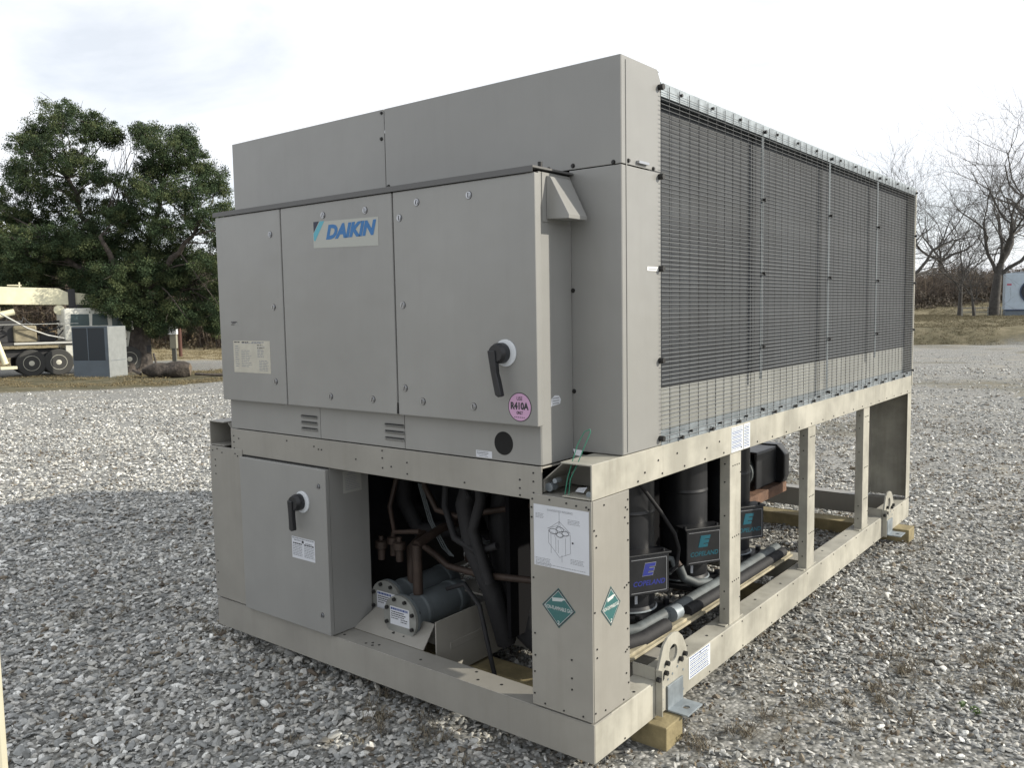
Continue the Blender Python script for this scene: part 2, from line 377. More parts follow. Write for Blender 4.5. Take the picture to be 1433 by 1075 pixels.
# loose stones: one countless mass, instanced on points
def build_gravel():
    m = bpy.data.materials.new('stone'); m.use_nodes = True; nt = m.node_tree; b = nt.nodes['Principled BSDF']
    N = nt.nodes.new; L = nt.links.new; b.inputs['Roughness'].default_value = .75; b.inputs['Specular IOR Level'].default_value = .3
    at_ = N('ShaderNodeAttribute'); at_.attribute_type = 'INSTANCER'; at_.attribute_name = 'hue'
    rp = N('ShaderNodeValToRGB'); rp.color_ramp.interpolation = 'LINEAR'; e = rp.color_ramp.elements
    e[0].position = 0; e[0].color = (.05, .048, .045, 1); e[1].position = 1; e[1].color = (.78, .78, .74, 1)
    for p, c in ((.05, (.13, .105, .08)), (.10, (.23, .20, .155)), (.14, (.17, .172, .165)), (.4, (.29, .297, .29)), (.62, (.40, .40, .38)), (.8, (.50, .485, .44)), (.93, (.64, .635, .61))):
        q = e.new(p); q.color = (*c, 1)
    L(at_.outputs['Fac'], rp.inputs['Fac'])
    co = N('ShaderNodeTexCoord'); n = N('ShaderNodeTexNoise'); n.inputs['Scale'].default_value = 1.3; n.inputs['Detail'].default_value = 6
    L(co.outputs['Object'], n.inputs['Vector'])
    mr = N('ShaderNodeMapRange'); mr.inputs['From Min'].default_value = .3; mr.inputs['From Max'].default_value = .7; mr.inputs['To Min'].default_value = .72; mr.inputs['To Max'].default_value = 1.15
    L(n.outputs['Fac'], mr.inputs['Value'])
    mm = N('ShaderNodeMix'); mm.data_type = 'RGBA'; mm.blend_type = 'MULTIPLY'; mm.inputs['Factor'].default_value = 1
    L(rp.outputs['Color'], mm.inputs['A']); L(mr.outputs['Result'], mm.inputs['B']); L(mm.outputs['Result'], b.inputs['Base Color'])
    coll = bpy.data.collections.new('stone_shapes')
    import bmesh
    for k in range(10):
        bm = bmesh.new(); bmesh.ops.create_icosphere(bm, subdivisions=2 if k < 6 else 1, radius=1)
        rg = random.Random(k)
        planes = [(Vector((rg.gauss(0, 1), rg.gauss(0, 1), rg.gauss(0, 1))).normalized(), rg.uniform(.42, .80)) for _ in range(13)]
        for v in bm.verts:
            for n_, d in planes:
                q = v.co.dot(n_)
                if q > d: v.co -= n_ * (q - d)
        sx, sy, sz = rg.uniform(.95, 1.35), rg.uniform(.75, 1.0), rg.uniform(.34, .62)
        for v in bm.verts: v.co = Vector((v.co.x * sx, v.co.y * sy, v.co.z * sz))
        me = bpy.data.meshes.new('stone_%d' % k); bm.to_mesh(me); bm.free(); me.materials.append(m)
        coll.objects.link(bpy.data.objects.new('stone_shape', me))
    pts = []; scl = []; rot = []; hue = []; idx = []
    def ring(r0, r1, dens, a0, a1, s0, s1):
        area = (r1 * r1 - r0 * r0) * R(a1 - a0) / 2; n = int(area * dens)
        r = np.sqrt(RNG.uniform(r0 * r0, r1 * r1, n)); a = np.radians(RNG.uniform(a0, a1, n))
        x = CAM.x + r * np.cos(a); y = CAM.y + r * np.sin(a)
        g, _ = zones(x, y)
        # size patches: coarser stone to the left, finer to the right
        D, az = polar(x, y)
        fine = .92 + .22 * ss((az - 100) / 45) + .25 * (vnoise(x, y, .5, 21) - .5)
        s = (s0 + (s1 - s0) * RNG.beta(.9, 3.0, n)) * fine
        bare = vnoise(x, y, 1.3, 31) * .6 + vnoise(x, y, 4, 32) * .4
        keep = (RNG.random(n) > g * .93) & (RNG.random(n) < np.clip(1.2 - (bare - .45) * np.where(az < 122, 3.0, 1.2), .15, 1))
        x, y, s = x[keep], y[keep], s[keep]; n = len(x)
        tint = vnoise(x, y, 1.8, 41) * .5 + vnoise(x, y, 6, 42) * .5
        h = np.clip(RNG.beta(1.9, 1.7, n) + (tint - .5) * .35, 0.0, 1)
        h = np.where(RNG.random(n) < np.where(az[keep] < 122, .16, .06), RNG.uniform(0, .12, n), h); h = np.clip(h * 1.06 + .03, 0, 1)
        z = height(x, y) + s * RNG.uniform(-.25, .45, n) + .004
        pts.append(np.stack([x, y, z], 1)); scl.append(s)
        rot.append(np.stack([RNG.normal(0, .35, n), RNG.normal(0, .35, n), RNG.uniform(0, 6.283, n)], 1)); hue.append(h); idx.append(RNG.integers(0, 10, n))
    ring(.35, 1.7, 1500, 60, 190, .010, .030)
    ring(1.7, 5.5, 1750, 84, 172, .010, .030)
    ring(1.6, 6.5, 1500, 84, 172, .004, .013)
    ring(5.5, 9, 1100, 86, 168, .012, .032)
    ring(9, 15, 420, 88, 164, .014, .036)
    ring(15, 24, 90, 90, 162, .018, .045)
    ring(24, 31, 14, 90, 162, .02, .045)
    P = np.concatenate(pts); n = len(P); print('stones', n)
    me = bpy.data.meshes.new('gravel'); me.vertices.add(n); me.vertices.foreach_set('co', P.astype(np.float32).ravel())
    def A(nm, ty, val, key='value'):
        a = me.attributes.new(nm, ty, 'POINT'); a.data.foreach_set(key, val)
    A('scl', 'FLOAT', np.concatenate(scl).astype(np.float32)); A('hue', 'FLOAT', np.concatenate(hue).astype(np.float32))
    A('rot', 'FLOAT_VECTOR', np.concatenate(rot).astype(np.float32).ravel(), 'vector'); A('idx', 'INT', np.concatenate(idx).astype(np.int32))
    me.update(); me.materials.append(m)
    o = bpy.data.objects.new('gravel', me); COL.objects.link(o); tag(o, 'loose crushed grey and white stone covering the yard around the chiller', 'gravel', kind='stuff')
    ng = bpy.data.node_groups.new('scatter', 'GeometryNodeTree')
    ng.interface.new_socket('Geometry', in_out='INPUT', socket_type='NodeSocketGeometry'); ng.interface.new_socket('Geometry', in_out='OUTPUT', socket_type='NodeSocketGeometry')
    N = ng.nodes.new; L = ng.links.new
    gi = N('NodeGroupInput'); go = N('NodeGroupOutput'); ip = N('GeometryNodeInstanceOnPoints'); ci = N('GeometryNodeCollectionInfo')
    ci.inputs['Collection'].default_value = coll; ci.inputs['Separate Children'].default_value = True; ci.inputs['Reset Children'].default_value = True
    def na(nm, ty):
        q = N('GeometryNodeInputNamedAttribute'); q.data_type = ty; q.inputs['Name'].default_value = nm; return q.outputs['Attribute']
    e2r = N('FunctionNodeEulerToRotation'); L(na('rot', 'FLOAT_VECTOR'), e2r.inputs['Euler'])
    ip.inputs['Pick Instance'].default_value = True
    L(gi.outputs[0], ip.inputs['Points']); L(ci.outputs['Instances'], ip.inputs['Instance']); L(na('idx', 'INT'), ip.inputs['Instance Index'])
    L(e2r.outputs['Rotation'], ip.inputs['Rotation']); L(na('scl', 'FLOAT'), ip.inputs['Scale']); L(ip.outputs['Instances'], go.inputs[0])
    md = o.modifiers.new('scatter', 'NODES'); md.node_group = ng
build_gravel()

# ------------------------------------------------------------------ the chiller
W, LEN, Z0 = 2.235, 4.21, .09
ZB, ZU, ZT = .23, 1.0, 1.121        # top of base rail, underside and top of upper rail
YS = .198                           # set-back of the end panel
ZP, ZM = 2.48, 2.12                 # top of unit, seam
DY = -.037                          # face of the cabinet doors
CH = thing('chiller', 'large beige air-cooled chiller on a steel frame, wire mesh over its dark coils', 'chiller', (0, 0, 0))
def B(name, boxes, mt=PAINT, parent=CH, bevel=.002, label=None):
    mb = MB()
    for b in boxes: mb.box(*b)
    o = mb.build(name, mt, parent, bevel)
    if label: o['label'] = label
    return o
def rivets(fr, pts, r=.0033, d0=0, d1=.0025, parent=CH, mt=DARKSCREW, name='rivets'):
    mb = MB()
    for a, b in pts: disc(mb, fr, a, b, r, d0, d1, 8)
    o = mb.build(name, mt, parent); o['kind'] = 'stuff'; return o

# base rails
B('base_rail', [(-W, 0, 0, .006, Z0, ZB - .0015), (-W, 0, 0, .115, ZB - .006, ZB), (-W + .006, -.006, .006, .09, Z0, Z0 + .006)], PAINT, label='front base rail below the cabinet')
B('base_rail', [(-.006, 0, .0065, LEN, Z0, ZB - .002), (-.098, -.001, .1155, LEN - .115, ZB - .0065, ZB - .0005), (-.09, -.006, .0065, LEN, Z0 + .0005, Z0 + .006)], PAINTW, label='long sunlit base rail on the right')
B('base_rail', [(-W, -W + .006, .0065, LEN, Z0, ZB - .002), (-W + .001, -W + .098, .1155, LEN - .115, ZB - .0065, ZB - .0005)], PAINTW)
B('base_rail', [(-W + .0065, -.0065, LEN - .006, LEN, Z0, ZB - .0015), (-W + .0065, -.0065, LEN - .1145, LEN - .0065, ZB - .006, ZB), (-W + .0065, -.0065, LEN - .1145, LEN - .11, Z0, ZB - .0065)], PAINT, label='rear base rail')
B('cross_member', [(-W + .1, -.1, 2.24, 2.385, ZB - .009, ZB - .001), (-W + .1, -.1, 2.24, 2.246, Z0 + .02, ZB - .0095), (-W + .1, -.1, 2.379, 2.385, Z0 + .02, ZB - .0095)], PAINTW)
B('cross_member', [(-W + .1, -.1, .62, .72, ZB - .009, ZB - .001), (-W + .1, -.1, .62, .626, Z0 + .02, ZB - .0095)], PAINT)
# corner posts (wrapped sheet), front right, front left, rear ones
B('corner_post', [(-.255, 0, -.004, .002, ZB + .008, ZU - .002), (-.0025, .0015, .0025, .236, ZB + .008, ZU - .002), (-.255, -.003, .0025, .235, ZU - .006, ZU - .003),
                  (-.255, -.251, .0025, .06, ZB + .008, ZU - .007), (-.06, -.003, .232, .236, ZB + .008, ZU - .007)], PAINT)
B('corner_post', [(-W, -W + .27, -.004, .002, ZB + .008, ZU - .002), (-W - .0015, -W + .0025, .0025, .236, ZB + .008, ZU - .002), (-W + .266, -W + .27, .0025, .05, ZB + .008, ZU - .002)], PAINT, label='front left corner post')
B('corner_post', [(-.27, 0, LEN - .002, LEN + .004, ZB + .008, ZU - .002), (-.0025, .0015, LEN - .10, LEN - .0025, ZB + .008, ZU - .002), (-.27, -.266, LEN - .1, LEN - .0025, ZB + .008, ZU - .002)], PAINTW, label='rear right corner post')
B('corner_post', [(-W, -W + .27, LEN - .002, LEN + .004, ZB + .008, ZU - .002), (-W - .0015, -W + .0025, LEN - .236, LEN - .0025, ZB + .008, ZU - .002)], PAINTW)
# intermediate posts: a flange facing the front and a web facing out
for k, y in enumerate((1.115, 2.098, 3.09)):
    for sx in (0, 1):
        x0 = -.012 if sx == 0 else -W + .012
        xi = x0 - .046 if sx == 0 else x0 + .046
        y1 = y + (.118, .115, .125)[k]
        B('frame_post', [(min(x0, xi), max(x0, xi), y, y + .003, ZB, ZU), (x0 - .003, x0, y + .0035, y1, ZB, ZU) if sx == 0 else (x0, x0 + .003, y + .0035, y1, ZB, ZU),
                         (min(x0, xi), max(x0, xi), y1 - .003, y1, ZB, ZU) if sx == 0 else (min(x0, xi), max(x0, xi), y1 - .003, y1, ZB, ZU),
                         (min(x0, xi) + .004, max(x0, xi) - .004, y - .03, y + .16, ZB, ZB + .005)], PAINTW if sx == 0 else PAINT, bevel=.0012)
        if sx == 0:
            fr = (Vector((x0, 0, 0)), Vector((0, 1, 0)), Vector((0, 0, 1)), Vector((1, 0, 0)))
            rivets(fr, [(y + .03 + .022 * q, z) for z in (.94, .62, .42) for q in range(4)] + [(y + .11, .9), (y + .11, .33)], .0028)
            ff = (Vector((0, y, 0)), Vector((1, 0, 0)), Vector((0, 0, 1)), Vector((0, -1, 0)))
            rivets(ff, [(x0 - .023, z) for z in (.3, .38, .72, .87, .95)], .0035)
# upper rails
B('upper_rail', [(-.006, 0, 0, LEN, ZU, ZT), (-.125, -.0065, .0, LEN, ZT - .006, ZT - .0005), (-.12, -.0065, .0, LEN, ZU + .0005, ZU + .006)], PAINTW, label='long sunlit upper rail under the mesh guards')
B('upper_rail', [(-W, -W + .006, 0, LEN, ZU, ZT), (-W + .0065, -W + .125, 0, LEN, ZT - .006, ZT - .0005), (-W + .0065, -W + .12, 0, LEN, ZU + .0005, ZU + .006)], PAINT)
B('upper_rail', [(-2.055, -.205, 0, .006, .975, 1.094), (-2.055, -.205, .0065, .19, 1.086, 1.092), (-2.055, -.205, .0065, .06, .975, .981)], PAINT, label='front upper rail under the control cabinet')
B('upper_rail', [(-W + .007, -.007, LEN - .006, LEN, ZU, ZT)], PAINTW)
for sgn, X0 in ((1, 0), (-1, -W)):       # folded gussets in the open rail ends
    def q(x, z): return (X0 - sgn * x, .02, z)
    mb = MB(); mb.prism([q(.125, ZT - .007), q(.13, ZT - .007), q(.215, 1.045), q(.215, ZU + .002), q(.21, ZU + .002), q(.21, 1.042)], (0, .16, 0))
    mb.build('rail_end_gusset', PAINT, CH, .001)
    B('rail_end_stop', [(min(X0 - sgn * .215, X0 - sgn * .12), max(X0 - sgn * .215, X0 - sgn * .12), .19, .195, ZU + .002, ZT - .008)], PAINT, bevel=.001)
for x, z, rr_ in ((-.195, 1.02, .016), (-.03, 1.012, .012), (-.17, 1.045, .009)):
    mb = MB(); mb.cyl((x, .028, z), (x, .06, z), rr_, 12); mb.build('bolt', GALV, CH)
# loose pierced fixings seen as dark dots
rivets(off(FR, .004), [(-.243, .98), (-.17, .985), (-.1, .982), (-.06, .978), (-.02, .978), (-.01, .972), (-.247, .95), (-.247, .915), (-.24, .50), (-.24, .42), (-.243, .7), (-.243, .36),
       (-.085, .335), (-.085, .375), (-.085, .44), (-.04, .252), (-.2, .253), (-.245, .28), (-.12, .250)])
rivets(off(SD, .0015), [(.008, .90), (.02, .88), (.02, .84), (.07, .975), (.225, .965), (.21, .94), (.222, .93), (.205, .905), (.225, .88), (.225, .82), (.20, .655), (.215, .66), (.228, .665),
       (.205, .42), (.215, .425), (.228, .43), (.02, .49), (.02, .46), (.07, .258), (.19, .25), (.225, .30), (.008, .62), (.21, .56), (.21, .34), (.008, .27), (.22, .5)])
rivets(FR, [(-2.03, 1.06), (-2.03, 1.03), (-2.03, 1.0), (-1.99, 1.05), (-1.62, 1.07), (-1.43, 1.06), (-1.40, 1.05), (-1.38, 1.05), (-1.0, 1.05), (-1.0, 1.08), (-1.0, 1.01), (-.86, 1.0), (-.86, 1.045), (-.56, 1.0),
       (-.3, 1.04), (-.3, 1.01), (-.3, .985), (-.24, 1.07), (-.24, 1.04), (-.24, 1.0), (-1.16, 1.03), (-.95, 1.02)], d0=0)
rivets(off(FR, .004), [(-2.21, .975), (-2.17, .985), (-2.13, .97), (-2.19, .93), (-2.19, .9), (-2.19, .86), (-2.02, .975), (-2.21, .42), (-2.21, .36), (-2.22, .27), (-1.98, .3), (-1.975, .5), (-2.0, .965)])
rivets(SD, [(y, z) for y in np.linspace(.3, 4.1, 22) for z in (1.016,)] + [(.45, 1.07), (.6, 1.075), (.86, 1.06), (.98, 1.07), (.35, 1.04)], .004)
rivets(SD, [(y, .218) for y in np.linspace(.8, 4.0, 16)] + [(y, .102) for y in np.linspace(.2, 4.0, 12)], .0035)
tf = (Vector((0, 0, ZB)), Vector((1, 0, 0)), Vector((0, 1, 0)), Vector((0, 0, 1)))
rivets(tf, [(-1.17, .03), (-1.15, .05), (-1.13, .03), (-1.11, .05), (-1.32, .04), (-1.35, .05), (-.86, .045), (-.55, .04), (-.45, .06), (-.6, .09), (-.06, .8), (-.04, .95), (-.05, 1.5), (-.04, 1.8), (-.06, 2.5), (-.05, 2.9), (-.04, 3.3), (-.02, .3),
            (-.25, 2.29), (-.22, 2.31), (-.4, 2.33)], .006, 0, .001)

# end panel (front) : upper sheets, lower sheets
B('end_panel', [(-W, -1.143, YS, YS + .004, ZM + .002, ZP), (-W, -W + .004, YS + .0045, .47, ZM + .002, ZP)], PAINTD, label='upper left sheet of the end wall')
B('end_panel', [(-1.140, 0, YS, YS + .004, ZM + .002, ZP)], PAINTD, label='upper right sheet of the end wall')
mb = MB(); s_ = .004
def sidepoly(pts, x0, x1): mb.prism([(x0, a, b) for a, b in pts], (x1 - x0, 0, 0))
sidepoly([(YS + .0045, ZM + .003), (.474, ZM + .003), (.474, 2.445), (.450, ZP), (YS + .0045, ZP)], -.004, 0)
mb.build('end_panel', PAINTD, CH, .001)
B('end_panel', [(-.006, 0, YS + .0045, .474, ZT + .003, ZM - .001), (-.212, 0, YS, YS + .004, ZT + .003, ZM - .001)], PAINTD, label='tall lower sheet beside the control cabinet')
B('end_panel', [(-W, -W + .006, YS + .0045, .474, ZT + .003, ZM - .001), (-W, -2.03, YS, YS + .004, ZT + .003, ZM - .001)], PAINTD)
B('end_panel_lip', [(-W + .003, -.003, YS + .006, .47, ZP - .006, ZP - .002)], PAINTD)
B('stiffener_seam', [(-.0, .0025, YS + .03, YS + .036, ZT + .01, ZP - .012)], PAINTD, bevel=.001)
# unit skins behind: roof and inner wall
B('roof_deck', [(-W + .004, -.004, .475, LEN, 2.405, 2.425)], GALV)
B('inner_body', [(-W + .10, -.10, .26, LEN - .06, ZT + .01, 2.40)], BLACKM)
B('rear_panel', [(-W, 0, LEN - .02, LEN - .004, ZT + .002, 2.44)], PAINT)
# screws of the end panel
def bolts(fr, pts, r, mt=CHROME, d=.006, name='bolt', parent=CH, slot=False):
    for a, b in pts:
        mb = MB(); disc(mb, fr, a, b, r * 1.35, 0, .0015, 14); disc(mb, fr, a, b, r, .0015, d, 6)
        mb.build(name, mt, parent)
bolts(off(FR, -YS), [(-.195, 2.135), (-.03, 2.128), (-.20, 1.70), (-.20, 1.34), (-1.16, 2.36), (-1.125, 2.16), (-.30, 2.135)], .006, DARKSCREW)
bolts(off(FR, -YS), [(-1.155, 2.465)], .005, DARKSCREW)
bolts(SD, [(.245, 2.135), (.418, 2.128), (.465, 2.42), (.468, 2.105), (.468, 1.775), (.468, 1.44), (.462, 1.15)], .006, DARKSCREW)
mb = MB(); rect(mb, SD, .30, .37, 2.133, 2.142, 0, .012); mb.build('clip', CHROME, CH)

STRAP = mat('dark_strap', (.12, .14, .155), .5, metal=.3, var=.2, vscale=12)  # strap colour kept darker than the galvanised rails
KICKM = mat('dull_kick_plate', (.23, .235, .22), .6, var=.15, vscale=3, streak=.2)
# coil wall : coils, kick plate, rails, guards
ys = [.474, 1.43, 2.355, 3.27, LEN - .012]
for k in range(4):
    y0, y1 = ys[k] + .004, ys[k + 1] - .004
    B('coil', [(-.095, -.05, y0, y1, 1.33, 2.40)], COIL, bevel=0, label='dark finned coil, %s from the cabinet end' % ('first', 'second', 'third', 'fourth')[k])
    B('coil', [(-W + .05, -W + .095, y0, y1, 1.33, 2.40)], COIL, bevel=0)
    B('kick_plate', [(-.056, -.052, y0, y1, 1.165, 1.327)], KICKM, bevel=0)
    B('kick_plate', [(-.057, -.053, y0, y1, ZT + .0005, 1.163)], GALV, bevel=0)
    B('kick_plate', [(-W + .052, -W + .056, y0, y1, ZT + .001, 1.327)], PAINTW, bevel=0)
for k, y in enumerate(ys[1:]):
    w = .02
    B('guard_rail', [(-.005, -.002, y - w * .6, y + w * .6, ZT + .004 if k in (1, 3) else 1.30, 2.40)], STRAP, bevel=0)
    B('guard_rail', [(-W + .002, -W + .05, y - w, y + w, ZT + .004, 2.40)], GALV, bevel=0)
B('header_rail', [(-.06, -.001, .476, LEN, 2.402, 2.442), (-.001, .0015, .476, LEN, 2.392, 2.442)], GALV, bevel=.001, label='bright galvanised rail along the top of the mesh')
B('header_rail', [(-W + .001, -W + .06, .476, LEN, 2.402, 2.442)], GALV, bevel=.001)
B('sill_rail', [(-.05, 0, .476, LEN - .002, ZT + .0008, ZT + .004), (-.003, .0, .476, LEN - .002, ZT + .0045, ZT + .034)], GALV, bevel=0)
zs = np.arange(1.14, 2.415, .0163)
for k in range(4):
    mb = MB(); y0 = ys[k] - (.012 if k == 0 else -.004); y1 = ys[k + 1] - .004 + (.012 if k == 3 else 0)
    for z in zs: mb.tube([(.010, y0, z), (.010, y1, z)], .0012, 4, 0, True, False)
    yy = np.arange(ys[k] + .055, ys[k + 1] - .01, .0800)
    for y in yy: mb.tube([(.0065, y, 1.128), (.0065, y, 2.432)], .0016, 4, 1, True, False)
    o = mb.build('wire_guard', [WIRE, WIREV], CH); o['kind'] = 'stuff'
    o['label'] = 'welded wire mesh guard, %s from the cabinet end' % ('first', 'second', 'third', 'fourth')[k]
    mb = MB()
    for z in (1.16, 1.45, 1.78, 2.11, 2.41):
        mb.cyl((0, ys[k + 1], z), (.016, ys[k + 1], z), .008, 8)
    for y in np.arange(ys[k] + .15, ys[k + 1] - .05, .27):
        mb.cyl((0, y, 1.135), (.016, y, 1.135), .008, 8); mb.cyl((0, y + .08, 1.150), (.014, y + .08, 1.150), .005, 8)
        mb.cyl((0, y, 2.42), (.012, y, 2.42), .006, 8)
    o = mb.build('guard_clips', DARKSCREW, CH); o['kind'] = 'stuff'
mb = MB()
for z in (1.15, 1.44, 1.775, 2.105, 2.42): mb.cyl((0, .462, z), (.02, .462, z), .011, 8)
o = mb.build('guard_clips', DARKSCREW, CH); o['kind'] = 'stuff'
# side frame of corrosion-streaked strip at the far end
B('guard_rail', [(-.002, .004, LEN - .012, LEN + .006, 1.05, 2.43)], PAINTW, bevel=0)
# fans on the roof
def fan(x, y):
    mb = MB(); mb.lathe((x, y, 2.426), (0, 0, 1), [(0, .40), (.035, .385), (.035, .375), (.002, .385)], 32); f = mb.build('fan_shroud', PAINT, CH)
    mb = MB()
    for r, h in ((.375, .036), (.33, .058), (.28, .072), (.23, .082), (.18, .088), (.13, .092), (.08, .094)):
        n = 28; mb.tube([(x + r * math.cos(2 * math.pi * i / n), y + r * math.sin(2 * math.pi * i / n), 2.426 + h) for i in range(n + 1)], .003, 4, cap=False)
    for i in range(10):
        a = i * math.pi / 5
        mb.tube([(x + r * math.cos(a), y + r * math.sin(a), 2.426 + h) for r, h in ((.38, .034), (.33, .058), (.23, .082), (.08, .094))], .003, 4, cap=False)
    o = mb.build('fan_guard', DARKSCREW, f); o['kind'] = 'stuff'
    mb = MB(); mb.cyl((x, y, 2.43), (x, y, 2.50), .07, 14)
    for i in range(5):
        a = i * 2 * math.pi / 5; c, s2 = math.cos(a), math.sin(a)
        mb.add([(x + c * .06 - s2 * .05, y + s2 * .06 + c * .05, 2.45), (x + c * .06 + s2 * .05, y + s2 * .06 - c * .05, 2.47), (x + c * .36 + s2 * .09, y + s2 * .36 - c * .09, 2.462), (x + c * .36 - s2 * .09, y + s2 * .36 + c * .09, 2.436)], [(0, 1, 2, 3), (3, 2, 1, 0)])
    mb.build('fan_blades', BLACK, f)
for y in (.95, 1.86, 2.79, 3.72):
    for x in (-.46, -W + .46): fan(x, y)

# control cabinet
CX0, CX1 = -2.045, -.205
B('control_cabinet', [(CX0, CX1, .0045, YS - .001, 1.097, 2.098)], PAINTD, bevel=.004)
B('cabinet_top_cap', [(CX0 - .012, CX1 + .012, DY - .004, YS - .001, 2.102, 2.109), (CX0 - .012, CX1 + .012, DY - .006, DY - .0045, 2.088, 2.109)], mat('grey_cap', (.10, .10, .10), .5), bevel=.001)
for x0, x1 in ((CX0 + .001, -1.3825), (-1.3795, -.8695), (-.8665, CX1 - .001)):
    B('skirt_panel', [(x0, x1, 0, .004, 1.099, 1.236)], PAINTD, bevel=.001)
for x0 in (-1.505, -.975):
    for z in (1.192, 1.165, 1.138):
        mb = MB(); mb.prism([(x0, 0, z), (x0, -.009, z - .004), (x0, 0, z - .013)], (.105, 0, 0)); mb.build('louver', PAINTD, CH)
        mb = MB(); mb.box(x0 + .002, x0 + .103, -.008, -.0005, z - .0005, z + .0018); mb.build('louver_slot', HOLE, CH)
def quarter_turn(parent, a, b, d=DY, rr=.0125):
    fr = off(FR, -d); mb = MB()
    disc(mb, fr, a, b, rr, 0, .003, 20, 0); disc(mb, fr, a, b, rr * .72, .003, .0055, 16, 0)
    an = random.uniform(-.3, .3); c, s2 = math.cos(an), math.sin(an)
    poly(mb, fr, [(a + x * c - y * s2, b + x * s2 + y * c) for x, y in ((-.0018, -.0085), (.0018, -.0085), (.0018, .0085), (-.0018, .0085))], .0055, .0062, 1)
    disc(mb, fr, a, b, rr * 1.12, 0, .0008, 20, 1)
    return mb.build('screw', [CHROME, INK], parent)
doors = []
for (x0, x1, lab, scr) in (
    (-2.045, -1.5585, 'narrow left cabinet door', [(-1.629, 1.982), (-1.625, 1.666), (-1.632, 1.338)]),
    (-1.5515, -.8675, 'middle cabinet door carrying the blue logo', [(-1.269, 2.035), (-1.015, 2.033), (-1.261, 1.29), (-1.004, 1.291)]),
    (-.8605, -.190, 'right cabinet door with a rotary handle', [(-.826, 1.988), (-.733, 2.038), (-.477, 2.039), (-.82, 1.661), (-.821, 1.344), (-.728, 1.297), (-.475, 1.292)])):
    d = B('cabinet_door', [(x0, x1, DY, -.002, 1.238, 2.087)], PAINTD, bevel=.004, label=lab); doors.append(d)
    for a, b in scr: quarter_turn(d, a, b)
mb = MB(); mb.prism([(-.869, DY - .001, 1.243), (-.859, DY - .001, 1.243), (-.8615, DY - .001, 1.275), (-.8655, DY - .001, 1.285)], (0, .02, 0)); mb.build('gap_wedge', HOLE, CH)
B('gap_strip', [(-1.5583, -1.5517, -.02, -.003, 1.240, 2.085)], HOLE, bevel=0); B('gap_strip', [(-.8673, -.8607, -.02, -.003, 1.240, 2.085)], HOLE, bevel=0)
FD = off(FR, -DY)
# logo on the middle door
mb = MB(); poly(mb, FD, [(-1.335, 1.905), (-.945, 1.893), (-.942, 2.003), (-1.335, 2.012)], 0, .0008); mb.build('logo_label', mat('logo_label_film', (.37, .38, .35), .45), doors[1])
mb = MB(); poly(mb, FD, [(-1.332, 2.012), (-1.295, 2.012), (-1.332, 1.968)], .0009, .0013, 0)
poly(mb, FD, [(-1.290, 2.012), (-1.262, 2.011), (-1.325, 1.932), (-1.332, 1.94), (-1.332, 1.964)], .0009, .0013, 1)
mb.build('logo_emblem', [LOGON, LOGOC], doors[1])
mb = MB(); text_polys(mb, 'DAIKIN', FD, -1.254, -.952, 1.935, 1.994, .0009, 0, .28, .055); mb.build('logo_lettering', LOGOB, doors[1])
# nameplate
def label(name, fr, a0, a1, b0, b1, paper, inks, lines, parent=CH, dd=.0008, border=None, cols=1, seed=0, jit=.3):
    """printed label: lines = list of (top fraction, height fraction, ink index) drawn as broken words"""
    rg = random.Random(seed); mb = MB(); rect(mb, fr, a0, a1, b0, b1, 0, dd, 0)
    wd, hh = a1 - a0, b1 - b0
    for (t, h, ink, l0, l1) in lines:
        x = a0 + wd * l0; xe = a0 + wd * (l1 - rg.random() * jit * (l1 - l0))
        while x < xe:
            w_ = wd * rg.uniform(.03, .11) 
            rect(mb, fr, x, min(x + w_, xe), b1 - hh * (t + h), b1 - hh * t, dd, dd + .0003, ink); x += w_ + wd * .018
    return mb.build(name, [paper] + inks, parent)
L1 = [(.03, .03, 1, .03, .20), (.03, .03, 1, .24, .48), (.03, .03, 2, .52, .95), (.065, .02, 2, .24, .95)]
for k in range(10): L1.append((.16 + .07 * k, .022, 2, .05, .17))
for k in range(10): L1.append((.3 + .055 * k, .018, 2, .22, .5))
for k in range(9): L1.append((.12 + .045 * k, .02, 1 if k in (0, 2) else 2, .66, .86))
for k in range(7): L1.append((.6 + .05 * k, .02, 2, .7, .95))
label('data_plate', FD, -1.943, -1.664, 1.371, 1.517, PAPERC, [INK, INKG], L1, doors[0], seed=3)
label('small_tag', FD, -1.952, -1.905, 1.588, 1.606, PAINTD, [INK, INK], [(.05, .25, 1, .0, 1), (.4, .2, 1, .1, .8), (.75, .2, 1, 0, .7)], doors[0], seed=4)
# pink refrigerant sticker
mb = MB(); disc(mb, FD, -.266, 1.302, .0505, 0, .0006, 40, 1); disc(mb, FD, -.266, 1.302, .0475, .0006, .0010, 40, 0)
mb.build('refrigerant_sticker', [PINK, INK], doors[2])
mb = MB(); text_polys(mb, 'USE', FD, -.278, -.254, 1.325, 1.338, .001, 0, 0, .01); text_polys(mb, 'R410A', FD, -.305, -.227, 1.293, 1.319, .001, 0, 0, .045)
text_polys(mb, 'ONLY', FD, -.280, -.252, 1.277, 1.288, .001, 0, 0, .03)
for k in range(6): rect(mb, FD, -.290 + k * .008, -.285 + k * .008, 1.2655, 1.2680, .001, .0013)
mb.build('sticker_lettering', INK, doors[2])
